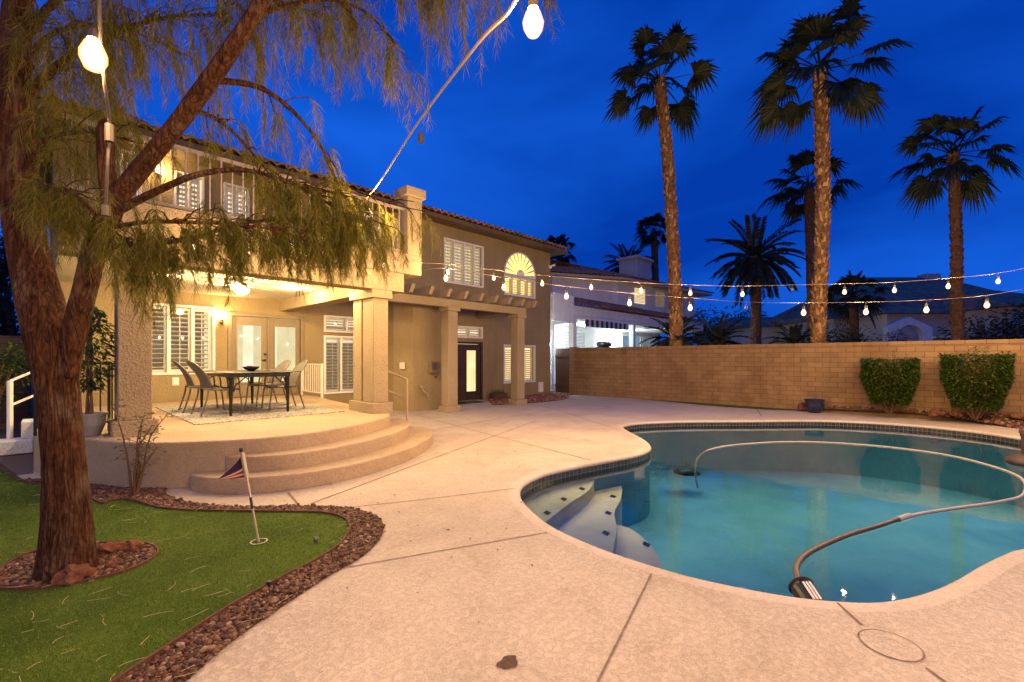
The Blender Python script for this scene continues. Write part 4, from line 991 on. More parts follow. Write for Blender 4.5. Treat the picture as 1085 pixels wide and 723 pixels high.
for q, d_, L_, dr in twigs:
    d_ = Vector((d_.x, d_.y, max(d_.z, -.2))); p = q.copy(); v = d_.normalized() * .5
    k = 7; pts = [p.copy()]
    for i in range(k):
        v = v * .72 + Vector((0, 0, -.5 * dr)) * .55 + Vector((random.gauss(0, .06), random.gauss(0, .06), 0)); p = p + v.normalized() * L_ / k; pts.append(p.copy())
    ax = Vector((random.gauss(0, 1), random.gauss(0, 1), 0)).normalized()
    for i in range(k):
        a, b_ = pts[i], pts[i + 1]; nd.add([a - ax * .0012, a + ax * .0012, b_ + ax * .001, b_ - ax * .001], [(0, 1, 2, 3)])
        for _ in range(11):
            s0 = a.lerp(b_, random.random()); t_ = (b_ - a).normalized()
            dv = (t_ * .85 + Vector((random.gauss(0, .42), random.gauss(0, .42), random.gauss(-.1, .2)))).normalized(); nl = random.uniform(.05, .125)
            s1 = s0 + dv * nl * .55; s2 = s1 + (dv + Vector((0, 0, -.5))).normalized() * nl * .45
            wd = dv.cross(Vector((random.gauss(0, 1), random.gauss(0, 1), random.gauss(0, 1)))).normalized() * random.uniform(.0007, .0012)
            nd.add([s0 - wd, s0 + wd, s1 + wd, s1 - wd, s2], [(0, 1, 2, 3), (3, 2, 4)])
nd.build('foliage', M['needle'], tree)

# ================================================================== SMALL PLANTS
def leaf(mb, p, d_, L_, w, up=Vector((0, 0, 1)), bend=.3):
    d_ = d_.normalized(); s_ = d_.cross(up)
    s_ = s_.normalized() * w / 2 if s_.length > 1e-3 else Vector((w / 2, 0, 0))
    n_ = s_.cross(d_).normalized()
    m = p + d_ * L_ * .5 + n_ * L_ * .05; e = p + d_ * L_ - Vector((0, 0, bend * L_))
    mb.add([p, m - s_, e, m + s_], [(0, 1, 2), (0, 2, 3)])
fx = empty('potted_ficus', (.36, 7.22, PZ), 'slim potted ficus with glossy leaves beside the left patio column', 'potted plant')
b = MB(); b.lathe((.36, 7.22, PZ), [(.1, .002), (.14, .12), (.155, .24), (.165, .24), (.165, .26), (.14, .26), (.135, .22)], 22); b.build('pot', plain('grey_pot', (.3, .29, .27), .6), fx)
b = MB(); fol = MB()
for k in range(4):
    a = k * 1.6; P = spline([(.36 + .03 * cos(a), 7.22 + .03 * sin(a), PZ + .2), (.36 + .02 * cos(a + 1), 7.22 + .02 * sin(a + 1), PZ + .6), (.36 + .03 * cos(a + 2.5), 7.22 + .03 * sin(a + 2.5), PZ + 1.0), (.36 + .1 * cos(a), 7.22 + .1 * sin(a), PZ + 1.4)], 5); b.tube(P, .011, 6)
for _ in range(620):
    h = random.random(); r = .24 * (sin(pi * min(1, h * .92 + .06)) ** .7) * random.random() ** .5; a = random.uniform(0, 6.3)
    p = Vector((.36 + r * cos(a), 7.22 + r * sin(a), PZ + .55 + h * .98)); leaf(fol, p, Vector((cos(a) + random.gauss(0, .5), sin(a) + random.gauss(0, .5), random.gauss(-.3, .4))), random.uniform(.06, .1), random.uniform(.028, .042))
    if random.random() < .2: b.tube([(.36, 7.22, p.z - .1), p], .003, 4, False)
b.build('stem', M['wood'], fx); fol.build('foliage', M['ficusleaf'], fx)
wp = empty('wild_shrub', (.62, 5.95, 0), 'spindly half bare shrub against the patio retaining wall', 'shrub')
b = MB(); fol = MB()
for k in range(6):
    a = random.uniform(0, 6.3); l = random.uniform(.45, 1.0); sp_ = random.uniform(.05, .22)
    P = spline([(.62 + .02 * cos(a), 5.9 + .02 * sin(a), -.02), (.62 + sp_ * .4 * cos(a), 5.9 + sp_ * .3 * sin(a), l * .35), (.62 + sp_ * .6 * cos(a + .6), 5.88 + sp_ * .4 * sin(a), l * .7), (.62 + sp_ * 1.3 * cos(a + .3), 5.86 + sp_ * .7 * sin(a), l)], 5)
    b.tube(P, [.013 - .01 * i / (len(P) - 1) for i in range(len(P))], 6)
    for i in range(6, len(P)):
        for _ in range(2):
            d_ = Vector((random.gauss(0, 1), random.gauss(0, 1), random.gauss(.2, .5))).normalized(); q = P[i] + d_ * random.uniform(.02, .12)
            b.tube([P[i], q], .0022, 4, False)
            for _k in range(2): leaf(fol, q, d_ + Vector((random.gauss(0, .6), random.gauss(0, .6), 0)), random.uniform(.03, .055), .016)
b.build('stem', M['wood'], wp); fol.build('foliage', M['weedleaf'], wp)
def clipped_shrub(cx, cy, z0, z1, wx, wy, label, sprigs):
    s = empty('clipped_shrub', (cx, cy, z0), label, 'shrub', 'clipped shrubs along the block wall')
    b = MB()
    for k in range(7):
        a = k * .9; b.tube([(cx + .04 * cos(a), cy + .04 * sin(a), z0 - .08), (cx + wx * .25 * cos(a), cy + wy * .3 * sin(a), z0 + .35), (cx + wx * .35 * cos(a), cy + wy * .4 * sin(a), z1 - .25)], [.02, .014, .006], 6)
    b.build('stem', M['wood'], s)
    fol = MB()
    for _ in range(8500):
        h = random.random() ** .8; tap = .62 + .38 * min(1, h * 1.7)
        u, v = random.uniform(-1, 1), random.uniform(-1, 1)
        k = max(abs(u), abs(v)) ** .35
        m_ = max(abs(u), abs(v)); u, v = u / m_ * k if m_ else 0, v / m_ * k if m_ else 0
        nz = noise.noise(Vector((u * 2 + cx, v * 2, h * 3))) * .12 + noise.noise(Vector((u * 6 + cx, v * 6, h * 8))) * .06
        r_ = 1 + nz; cr = (abs(u) ** 4 + abs(v) ** 4) ** .25; rr = k / max(cr, .3) * r_
        p = Vector((cx + u * wx / 2 * tap * rr, cy + v * wy / 2 * tap * rr, z0 + .12 + (z1 - z0 - .14) * h * (1 + nz * .5)))
        leaf(fol, p, Vector((u * 1.2 + random.gauss(0, .6), v * 1.2 + random.gauss(0, .6), random.gauss(.35, .5))), random.uniform(.05, .085), random.uniform(.032, .048))
    for _ in range(sprigs):
        q = Vector((cx + random.uniform(-.1, .25) * wx, cy + random.uniform(-.3, .3) * wy, z1))
        for i in range(9): leaf(fol, q + Vector((random.gauss(0, .02), random.gauss(0, .02), i * .018)), Vector((random.gauss(0, 1), random.gauss(0, 1), .6)), .06, .028)
    fol.build('foliage', M['shrubleaf'], s)
clipped_shrub(13.75, .93, .2, 1.4, 1.0, .98, 'square clipped green shrub against the block wall, left one', 1)
clipped_shrub(13.75, -.48, .2, 1.5, 1.0, 1.02, 'square clipped green shrub with a stray top sprig, right one', 5)
pt = empty('glazed_pot', (13.95, 2.42, 0), 'squat dark blue glazed pot standing by the block wall', 'pot')
b = MB(); b.lathe((13.78, 2.42, .0), [(.13, .002), (.15, .03), (.21, .14), (.22, .22), (.2, .28), (.215, .31), (.235, .33), (.23, .345), (.19, .34), (.18, .28)], 28); b.build('pot_body', M['glaze'], pt, smooth=True)
b = MB(); b.lathe((13.78, 2.42, .27), [(.0, .0), (.185, 0), (.185, .01)], 20); b.build('soil_fill', M['soil'], pt)

# white stair rail and kerb blocks left of the trunk
wr = empty('side_rail', (-.4, 9.95, 0), 'white metal handrail rising on pale concrete blocks left of the tree', 'handrail')
b = MB(); p0 = spot(10.5, 466, 6.75); b.tube([p0 - Vector((0, 0, .1)), Vector((p0.x, p0.y, EYE - (404 - 380) / 476 * 6.75))], .035, 8); b.build('post', M['white'], wr)
b = MB()
for v0, v1 in ((404, 390), (430, 416)): b.tube([spot(10.5, v0, 6.75), spot(44, v1, 7.6)], .02, 8)
b.build('rail', M['white'], wr)
kb = empty('kerb_blocks', (-.4, 9.8, 0), 'pale concrete kerb blocks under the white handrail', 'kerb')
b = MB(); b.box(-.62, -.12, 9.75, 10.15, .0, .2); b.build('block', M['stucco_white'], kb, bevel=.015)
b = MB(); b.box(-.25, -.1, 9.9, 10.3, .2, .46); b.build('block', M['stucco_white'], kb, bevel=.015)
def bush(name, c, r, h, n, mat, label, cat='bush', group=None, lw=.06):
    s = empty(name, c, label, cat, group); b = MB(); fol = MB(); C = Vector(c)
    for k in range(6): a = k * 1.1; b.tube([C + Vector((0, 0, -.05)), C + Vector((r * .3 * cos(a), r * .3 * sin(a), h * .45)), C + Vector((r * .55 * cos(a), r * .55 * sin(a), h * .75))], [.03 * h, .02 * h, .006 * h], 5)
    b.build('stem', M['wood'], s)
    cl = [(Vector((random.uniform(-.7, .7) * r, random.uniform(-.7, .7) * r, random.uniform(.35, .85) * h)), random.uniform(.3, .5) * r) for _ in range(14)]
    for _ in range(n):
        q, rr = random.choice(cl); d_ = Vector((random.gauss(0, 1), random.gauss(0, 1), random.gauss(0, .8))).normalized()
        leaf(fol, C + q + d_ * rr * random.random() ** .4, d_ + Vector((0, 0, .2)), lw * random.uniform(.7, 1.3), lw * .45)
    fol.build('foliage', mat, s); return s
bush('leafy_bush', (-.75, 11.6, 0), .7, 1.75, 2600, M['shrubleaf'], 'green bush in the shade at the far left edge', lw=.08)

g = empty('garden_post_lamp', (-2.7, 8.4, 0), 'lit garden lamp on a short post at the left of the lawn', 'garden lamp')
b = MB(); b.tube([(-2.7, 8.4, -.05), (-2.7, 8.4, 1.7)], .035, 10); b.build('post', M['bronze'], g); b = MB(); b.lathe((-2.7, 8.4, 1.7), [(.05, 0), (.09, .04), (.1, .2), (.06, .24)], 14); b.build('glass_shade', SHADE, g); lamp((-2.7, 8.4, 1.84), 95, (1, .8, .42), .06)

# ================================================================== GOLF FLAG
gf = empty('golf_flag', (1.12, 3.73, .014), 'golf pin with a small starred and striped pennant on the putting green', 'golf flag')
b = MB(); b0 = Vector((1.12, 3.73, .0)); b1 = spot(256.5, 479, 3.45); b.tube([b0, b0.lerp(b1, .38)], .0085, 8); b.tube([b0.lerp(b1, .38), b0.lerp(b1, .5)], .0095, 8); b.tube([b0.lerp(b1, .5), b1], .0085, 8); pole = b.build('pole', M['rail'], gf)
b = MB(); b.tube([b0.lerp(b1, .38), b0.lerp(b1, .5)], .0102, 8); b.tube([b1, b1 + (b1 - b0).normalized() * .03], .017, 8); b.build('pole_grip', M['blackplastic'], gf)
b = MB(); b.tube([b0.lerp(b1, .72), b0.lerp(b1, .985)], .0165, 10); b.build('flag_sleeve', M['rail'], gf)
b = MB(); b.uv = []
T0, T1 = b0.lerp(b1, .985), b0.lerp(b1, .72); tip = spot(233.5, 507, 3.4)
nu = 12
for i in range(nu + 1):
    u = i / nu; wob = Vector((CA, SA, 0)) * .025 * sin(u * 5)
    for j in range(5):
        v = j / 4; p = T0.lerp(T1, v).lerp(tip, u) + wob + Vector((0, 0, -.01 * sin(u * 3.1))); b.v.append(tuple(p)); b.uv.append((u, 1 - v))
for i in range(nu):
    for j in range(4): q = i * 5 + j; b.f.append((q, q + 5, q + 6, q + 1))
b.build('pennant', M['flag'], gf)
b = MB(); strip(b, [(1.12 + .055 * cos(a * pi / 12), 3.73 + .055 * sin(a * pi / 12)) for a in range(25)], .012, .02); b.build('cup_rim', M['coping'], gf)
gb = MB(); gb.ico((1.42, 3.42, .035), .02, 2); tag(gb.build('golf_ball', M['chairframe'], smooth=True), 'small dull ball on the turf near the rusty edging', 'ball')
for (u, v, z, lb) in ((372, 463 + 160, .04, 'small black path light spike by the edging'), ):
    p = wpt(285, 620, .02); b = MB(); b.tube([(p.x, p.y, .0), (p.x, p.y, .035)], .007, 8); b.lathe((p.x, p.y, .032), [(.016, 0), (.016, .008), (.006, .013)], 12); tag(b.build('path_light', M['blackplastic']), 'small dark path light standing in the gravel bed beside the edging', 'light')

# ================================================================== POOL GEAR
hp = [(7.0, 2.75, -.6), (7.0, 2.78, -.45), (7.05, 2.8, -.3), (7.2, 2.82, -.18), (7.7, 2.82, -.125), (8.39, 2.65, -.12), (9.31, 2.11, -.118), (9.8, 1.48, -.118), (10.0, .71, -.118), (9.84, .01, -.118), (9.3, -.45, -.118), (8.6, -.7, -.118), (7.59, -.64, -.118), (7.02, -.43, -.118), (6.48, -.13, -.118), (5.99, .14, -.118), (5.7, .27, -.118)]
hs = empty('pool_hose', (8, 1, -.12), 'long pale cleaner hose looping over the pool water', 'hose')
b = MB(); b.tube(spline(hp, 8), .0165, 8); b.build('pale_hose', M['hose'], hs, smooth=True)
hb = [(5.72, .26, -.112), (5.5, .335, -.112), (5.22, .43, -.112), (4.8, .585, -.112), (4.4, .7, -.112), (4.03, .76, -.095), (3.75, .765, -.09), (3.55, .72, -.09), (3.45, .67, -.112)]
b = MB(); b.tube(spline(hb, 8), [.0185 + .00005 * i for i in range(8 * (len(hb) - 1) + 1)], 10); b.build('brown_hose', M['hosebrown'], hs, smooth=True)
b = MB(); b.tube([(5.78, .24, -.112), (5.56, .315, -.112)], .025, 10); b.build('hose_cuff', M['hose'], hs)
can = empty('leaf_canister', (3.4, .64, -.12), 'black leaf canister with a pale grille floating at the near pool edge', 'pool canister')
b = MB(); A = Vector((3.47, .69, -.1)); D = Vector((-.72, -.62, -.32)).normalized()
b.tube([A, A + D * .02, A + D * .04, A + D * .2, A + D * .24], [.028, .07, .075, .064, .045], 18); b.build('canister_body', M['blackplastic'], can, smooth=False)
b = MB(); b.tube([A - D * .005, A + D * .012], [.05, .081], 18); b.build('collar', M['chairframe'], can)
b = MB(); s_ = D.cross(Vector((0, 0, 1))).normalized(); u_ = s_.cross(D)
for k in (-1, 0, 1): b.tube([A + D * .05 + s_ * k * .02 + u_ * .072, A + D * .18 + s_ * k * .02 + u_ * .066], .007, 6)
b.build('grille', M['white'], can)
cl = empty('pool_cleaner', (6.6, 2.62, -.7), 'dark blue suction cleaner resting under the water at the hose end', 'pool cleaner')
cc = wpt(728, 498, -.62)
b = MB(); b.ico(cc, .16, 3, 0, (1.5, 1.0, .5)); b.build('cleaner_body', plain('cleaner_blue', (.03, .1, .14), .4), cl, smooth=True)
b = MB(); b.lathe((cc.x + .03, cc.y, cc.z + .05), [(.06, 0), (.05, .05), (.03, .09)], 12); b.build('hose_socket', M['chairframe'], cl)
b = MB(); b.lathe((cc.x, cc.y, cc.z - .06), [(.22, 0), (.24, .012), (.2, .025)], 22); b.build('skirt', M['blackplastic'], cl)
fd = spot(1093, 492, 6.5); fz = -.12
fl_ = empty('chlorine_float', (fd.x, fd.y, fz), 'brown floating chlorine dispenser at the right edge of the pool', 'pool float')
b = MB(); b.lathe((fd.x, fd.y, fz), [(.1, -.05), (.24, -.03), (.27, .02), (.25, .06), (.16, .11), (.11, .13)], 26); b.build('float_ring', M['hosebrown'], fl_, smooth=True)
b = MB(); b.lathe((fd.x, fd.y, fz + .13), [(.1, 0), (.105, .25), (.115, .255), (.115, .3), (.13, .305), (.12, .35), (.06, .4)], 22); b.build('cartridge', M['hosebrown'], fl_)

# ================================================================== STRING LIGHTS
def string_light(label, wire, bulbs, power, drop=.1, dead=(), cable_r=.0055, size=1.0, sag_tilt=(0, 0)):
    s = empty('string_light', tuple(wire[0]), label, 'string light')
    b = MB(); b.tube(spline(wire, 8), cable_r, 6); b.build('cable', M['cable'], s)
    for i, p in enumerate(bulbs):
        p = Vector(p); top = p + Vector((0, 0, .055 * size))
        b = MB(); b.tube([top + Vector((0, 0, drop)), top], .003, 5); b.tube([top + Vector((0, 0, .05 * size)), top + Vector((0, 0, .04 * size)), top - Vector((0, 0, .008))], [.008 * size, .017 * size, .017 * size], 10); so = b.build('socket', M['socket'], s)
        if i in dead: continue
        b = MB(); b.lathe(tuple(p), [(.004 * size, -.042 * size), (.02 * size, -.036 * size), (.031 * size, -.016 * size), (.034 * size, .004 * size), (.026 * size, .028 * size), (.016 * size, .047 * size)], 14); b.build('bulb', BULB, so, smooth=True)
        lamp(tuple(p - Vector((0, 0, .005))), power, WARM, .025)
SA_ = [(11.77, -.69, 2.77), (11.15, -.05, 2.68), (10.49, .64, 2.61), (9.87, 1.28, 2.58), (9.23, 1.95, 2.56), (8.61, 2.59, 2.54), (7.97, 3.26, 2.56), (7.36, 3.89, 2.6), (6.74, 4.53, 2.66), (6.14, 5.16, 2.73), (5.54, 5.78, 2.83), (4.97, 6.37, 2.93)]
SB_ = [(9.59, -.45, 2.18), (8.98, .19, 2.11), (8.36, .83, 2.08), (7.73, 1.49, 2.07), (7.14, 2.1, 2.08), (6.57, 2.69, 2.14), (5.95, 3.33, 2.21), (5.31, 4.0, 2.31), (4.67, 4.66, 2.44), (4.1, 5.3, 2.58)]
ext = lambda L_, n: [tuple(Vector(L_[0]) + (Vector(L_[0]) - Vector(L_[1])) * k + Vector((0, 0, .05 * k * (k + 1)))) for k in range(n, 0, -1)]
up_ = lambda L_, h: [(x, y, z + h) for x, y, z in L_]
BP = 58
eA, eB = ext(SA_, 3), ext(SB_, 4)
string_light('upper festoon of round bulbs crossing the pool to the balcony corner', up_(eA + SA_, .15) + [(4.64, 6.72, 3.1)], eA + SA_, BP, dead=(3 + 4,), cable_r=.0035)
string_light('lower festoon of round bulbs crossing the pool nearer the viewer', up_(eB + SB_, .15) + [(4.62, 6.6, 2.95)], eB + SB_, BP, dead=(4 + 4,), cable_r=.0035)
SC_ = [tuple(spot(*q)) for q in ((405.7, 280.7, 6.9), (360, 256.5, 6.3), (342, 267.5, 6.2), (326, 269, 6.1), (309.8, 259, 6.0), (262, 268, 5.6), (205, 262, 5.2))]
string_light('short festoon hung along the balcony front among the needles', [(4.6, 6.6, 3.08)] + up_(SC_, .12), SC_, BP * .28, drop=.07)
near_w = [spot(345, 248, 6.6), spot(365, 233, 4.9), spot(395, 203, 3.6), spot(441, 133, 2.6), spot(505, 48, 1.75), spot(549, -4, 1.42), (.75, .5, 2.52), (.2, -.3, 2.55), (-.6, -1.4, 2.7), (-1.5, -2.6, 3.0)]
nb = [spot(390.4, 227.6, 3.6), spot(446, 160, 2.6), spot(565, 25, 1.42), Vector((.62, .25, 2.38)), Vector((.0, -.62, 2.42)), Vector((-.7, -1.6, 2.55))]
string_light('thick pale cable running from the balcony close overhead with sparse bulbs', near_w, nb, BP, dead=(1,), cable_r=.0065, drop=.075)
nw2 = [spot(104, -140, 1.25), spot(105, -40, 1.22), spot(106, 30, 1.22), spot(111, 90, 1.25), spot(116, 132, 1.3), spot(114, 175, 1.3), spot(112, 218, 1.32)]
s_ = empty('string_light', tuple(nw2[0]), 'hanging lead with one big lit bulb in front of the forked tree', 'string light')
b = MB(); b.tube(spline(nw2, 6), .0042, 6); b.tube([nw2[4], nw2[4] - Vector((0, 0, .05))], .011, 8); b.tube([nw2[6], nw2[6] - Vector((0, 0, .03))], .01, 8); b.build('cable', M['lead'], s_)
p = spot(99, 60, 1.22); b = MB(); b.tube([p + Vector((.004, .004, .07)), p + Vector((0, 0, .045))], .014, 10); so = b.build('socket', M['socket'], s_)
b = MB(); b.lathe(tuple(p), [(.004, -.04), (.02, -.034), (.03, -.01), (.03, .01), (.02, .035), (.014, .045)], 14); b.build('bulb', BULB, so, smooth=True); lamp(tuple(p), BP * .8, WARM, .025)
# added run of bulbs out of view behind the viewer, warm fill on the deck
SD_ = [(7.2, -3.6, 2.6), (6.3, -3.3, 2.5), (5.4, -3.0, 2.42), (4.5, -2.7, 2.38), (3.6, -2.4, 2.36), (2.7, -2.1, 2.38), (1.8, -1.8, 2.42), (.9, -1.5, 2.5), (0, -1.3, 2.6)]
string_light('added festoon behind the viewer giving warm fill to the near deck', up_(SD_, .15), SD_, BP)
SE_ = [(-.6, -.3, 2.62), (-.95, .7, 2.5), (-1.3, 1.7, 2.46), (-1.65, 2.7, 2.5), (-2.0, 3.7, 2.6), (-2.35, 4.7, 2.75)]  # bulbs added out of view to warm the bluish shaded faces and lawn
string_light('added festoon out of view over the left of the lawn, for warm fill', up_(SE_, .15), SE_, BP * .3)
#=PART5=
# ================================================================== NEIGHBOURING HOUSES
RT = Vector((SA, -CA, 0)); FW = Vector((CA, SA, 0))
nh = empty('neighbour_house', (23, 14, 0), 'white two storey house with lit covered patio beyond the block wall', 'house')
b = MB(); wall_holes(b, 15.2, 32, 0, 3.3, 15.5, 15.75, []); b.box(15.0, 15.2, 12.1, 15.5, 0, 3.3); b.build('wall', M['stucco_white'], nh)
b = MB(); b.box(16.45, 31.5, 12.0, 15.49, 3.2, 3.35); b.box(16.45, 31.5, 11.98, 12.2, 3.352, 3.78); b.box(14.95, 16.44, 11.95, 15.49, 3.0, 4.22); b.build('patio_cover', M['stucco_white'], nh, bevel=.02)
b = MB(); tile_plane(b, (16.5, 11.85, 3.8), (1, 0, 0), (0, .94, .342), 15.2, 2.3, .28, .42); b.build('skirt_roof', M['tile_far'], nh)
pl_ = [(19.1, 15.35), (23.0, 13.6), (31.9, 12.75), (31.9, 20), (19.1, 20)]
b = MB(); b.prism(pl_, 3.9, 6.0); b.box(15.3, 19.09, 15.8, 20, 3.3, 6.0); b.build('wall', M['stucco_white'], nh)
ev = [(14.6, 15.9), (18.7, 15.1), (22.9, 12.95), (33, 11.9), (33, 20.5), (14.6, 20.5)]
b = MB(); b.prism(ev, 5.86, 6.0); b.build('soffit', M['stucco_far'], nh)
for o_, e_ in (((14.4, 15.75), (18.7, 15.0)), ((18.7, 15.0), (22.9, 12.9)), ((22.9, 12.9), (33.1, 11.85))):
    a = Vector((*o_, 6.0)); c = Vector((*e_, 6.0)); u = (c - a).normalized(); s2 = Vector((-u.y, u.x, 0)) * cos(R(17)) + Vector((0, 0, sin(R(17))))
    b = MB(); tile_plane(b, a, u, s2, (c - a).length + .2, 4.4, .3, .42); b.build('roof', M['tile_far'], nh)
b = MB(); b.add([(14.4, 20.5, 6), (33, 20.5, 6), (33, 15, 7.1), (20, 17, 7.3), (14.4, 19, 6.9)], [(0, 1, 2, 3, 4)]); b.build('roof', M['tile_far'], nh)
b = MB(); b.box(28.2, 30.2, 15.2, 16.6, 5.9, 8.3); b.box(28.05, 30.35, 15.05, 16.75, 8.3, 8.5); b.build('chimney', M['stucco_far'], nh)
for x in (16.6, 22.0, 27.2): b = MB(); b.box(x - .13, x + .13, 12.02, 12.28, 0, 3.2); b.build('post', M['stucco_white'], nh)
def nwin(x0, x1, z0, z1, Y, mat, n=2, blinds=True):
    f = MB(); fr = .07
    for a, c, d, e in ((x0, x0 + fr, z0, z1), (x1 - fr, x1, z0, z1), (x0 + fr, x1 - fr, z0, z0 + fr), (x0 + fr, x1 - fr, z1 - fr, z1)): f.box(a, c, Y - .07, Y - .002, d, e)
    for k in range(1, n): q = x0 + (x1 - x0) * k / n; f.box(q - .03, q + .03, Y - .065, Y - .002, z0 + fr, z1 - fr)
    w = f.build('window', M['white'], nh)
    p_ = MB(); p_.quad((x0 + fr, Y - .012, z0 + fr), (x1 - fr, Y - .012, z0 + fr), (x1 - fr, Y - .012, z1 - fr), (x0 + fr, Y - .012, z1 - fr)); p_.build('pane', mat, w)
    if blinds:
        s2 = MB(); z = z0 + fr + .05
        while z < z1 - fr: s2.box(x0 + fr, x1 - fr, Y - .05, Y - .02, z, z + .05); z += .085
        s2.build('blind', M['white'], w)
nwin(18.3, 22.4, .9, 3.0, 15.5, M['room_blue'], 2)
nwin(26.6, 29.2, .3, 3.0, 15.5, M['room_blue'], 2, False)
nwin(29.4, 31.6, .3, 3.0, 15.5, M['room_blue'], 2)
b = MB(); b.quad((24.6, 13.42, 4.75), (25.7, 13.32, 4.75), (25.7, 13.32, 5.65), (24.6, 13.42, 5.65)); w = b.build('window', M['room_warm'], nh)
b = MB()
for k in range(10): b.obox((25.15, 13.34, 4.82 + .085 * k), (1.1, .03, .03), Matrix.Rotation(math.atan2(-.1, 1.1), 3, 'Z'))
b.build('blind', M['white'], w)
b = MB(); b.quad((26.9, 13.2, 4.75), (27.9, 13.1, 4.75), (27.9, 13.1, 5.65), (26.9, 13.2, 5.65)); w = b.build('window', M['room_shade'], nh)
b = MB()
for k in range(10): b.obox((27.4, 13.12, 4.82 + .085 * k), (1.0, .03, .03), Matrix.Rotation(math.atan2(-.1, 1.0), 3, 'Z'))
b.build('blind', M['white'], w)
aw_ = empty('striped_awning', (20, 11.9, 3), 'striped scalloped awning valance on the white neighbour house', 'awning')
b = MB(); b.box(17.0, 20.9, 11.78, 11.975, 3.13, 3.17); b.box(17.0, 20.9, 11.76, 11.78, 2.86, 3.18); b.build('valance', M['awning'], aw_)
g = empty('covered_grill', (22.3, 14.2, 0), 'dark covered barbecue grill standing on the neighbour patio', 'grill')
b = MB(); b.box(21.4, 22.6, 13.6, 14.2, 0, 2.05); b.build('cover', M['blackplastic'], g, bevel=.1); b = MB(); b.box(21.5, 22.5, 13.65, 14.15, 2.051, 2.35); b.build('hood', M['blackplastic'], g, bevel=.12)
g = empty('patio_floodlight', (25.2, 15.4, 2.3), 'cold white lamp on the neighbour patio wall behind the palm', 'wall lamp')
b = MB(); b.box(25.1, 25.4, 15.44, 15.498, 2.2, 2.5); b.build('bracket', M['white'], g); b = MB(); b.box(25.1, 25.4, 15.26, 15.44, 2.15, 2.45); b.build('lens', BULB_COLD, g, bevel=.03)
lamp((25.25, 15.1, 2.3), 360, (.72, .86, 1), .1); lamp((19.5, 13.6, 2.9), 260, (.72, .86, 1), .1)
g = empty('ceiling_lamp', (19.5, 13.6, 3.2), 'cold ceiling lamp under the white neighbour patio cover', 'ceiling lamp')
b = MB(); b.lathe((19.5, 13.6, 3.08), [(.1, 0), (.16, .05), (.16, .11)], 16); b.build('lens', BULB_COLD, g)

def W3(r, d, z): p = RT * r + FW * d; return (p.x, p.y, z)
def pxr(u, d): return (u - 542.5) / 476 * d
def zz(v, d): return EYE - (v - 380) / 476 * d
def frame_box(b, r0, r1, d0, d1, z0, z1):
    b.add([W3(r0, d0, z0), W3(r1, d0, z0), W3(r1, d1, z0), W3(r0, d1, z0), W3(r0, d0, z1), W3(r1, d0, z1), W3(r1, d1, z1), W3(r0, d1, z1)], [(0, 1, 2, 3), (7, 6, 5, 4), (0, 4, 5, 1), (1, 5, 6, 2), (2, 6, 7, 3), (3, 7, 4, 0)])
def far_house(label, u0, u1, d, ve, vr, depth, wall=M['stucco_far'], chim=None, hip=.35):
    h = empty('far_house', W3(pxr((u0 + u1) / 2, d), d, 0), label, 'house')
    r0, r1 = pxr(u0, d), pxr(u1, d); z1 = zz(ve, d); zr = zz(vr, d + depth / 2)
    b = MB(); frame_box(b, r0, r1, d, d + depth, 0, z1); b.build('wall', wall, h)
    b = MB(); e = .6; hw = (r1 - r0) * hip / 2
    A_ = [W3(r0 - e, d - e, z1), W3(r1 + e, d - e, z1), W3(r1 + e, d + depth + e, z1), W3(r0 - e, d + depth + e, z1), W3(r0 + hw, d + depth / 2, zr), W3(r1 - hw, d + depth / 2, zr)]
    b.add(A_, [(3, 2, 1, 0), (0, 1, 5, 4), (1, 2, 5), (2, 3, 4, 5), (3, 0, 4)])
    rf = b.build('roof', M['tile_far'], h)
    # tile courses on the front slope
    a = Vector(A_[0]); c = Vector(A_[4])
    if chim:
        b = MB(); rc = pxr(chim[0], d + depth / 2); frame_box(b, rc - .5, rc + .5, d + depth / 2 - .4, d + depth / 2 + .4, z1, zz(chim[1], d + depth / 2)); b.build('chimney', wall, rf)
    return h, r0, r1, z1
h1, *_ = far_house('tile roofed house with arched white entry beyond the wall', 940, 1130, 27, 333, 294, 12, chim=(984, 291))
# arched entry porch
d_ = 25.2; r0, r1 = pxr(941, d_), pxr(988, d_); zt = zz(336, d_); ze = zz(347, d_); rc = (r0 + r1) / 2; ro = .78; b = MB()
def arch_front(dd):
    P = [(r0, 0), (rc - ro, 0)] + [(rc - ro * cos(pi * k / 14), 2.5 + ro * sin(pi * k / 14)) for k in range(15)] + [(rc + ro, 0), (r1, 0), (r1, ze), (rc, zt), (r0, ze)]
    return [W3(a, dd, z) for a, z in P]
A1, A2 = arch_front(d_), arch_front(d_ + .35); N_ = len(A1); b.v = A1 + A2
b.f = [tuple(range(N_ - 1, -1, -1)), tuple(range(N_, 2 * N_))] + [(i, (i + 1) % N_, N_ + (i + 1) % N_, N_ + i) for i in range(N_)]
b.build('entry_arch', M['stucco_white'], h1)
for (u0, u1, v0, v1) in ((1030, 1058, 322, 339),):
    b = MB(); frame_box(b, pxr(u0, 26.9), pxr(u1, 26.9), 26.9, 26.99, zz(v1, 26.9), zz(v0, 26.9)); w = b.build('window', M['white'], h1)
    b = MB(); n_ = 12
    for k in range(n_): z = zz(v1 - 1, 26.8) + (zz(v0, 26.9) - zz(v1, 26.9)) * k / n_; frame_box(b, pxr(u0 + 1, 26.85), pxr(u1 - 1, 26.85), 26.84, 26.9, z, z + .05)
    b.build('shutter', M['stucco_white'], w)
b = MB(); frame_box(b, pxr(1000, 25.5), pxr(1050, 25.5), 25.5, 26.9, zz(358, 25.5), zz(356, 25.5)); b.build('garage_trim', M['white'], h1)
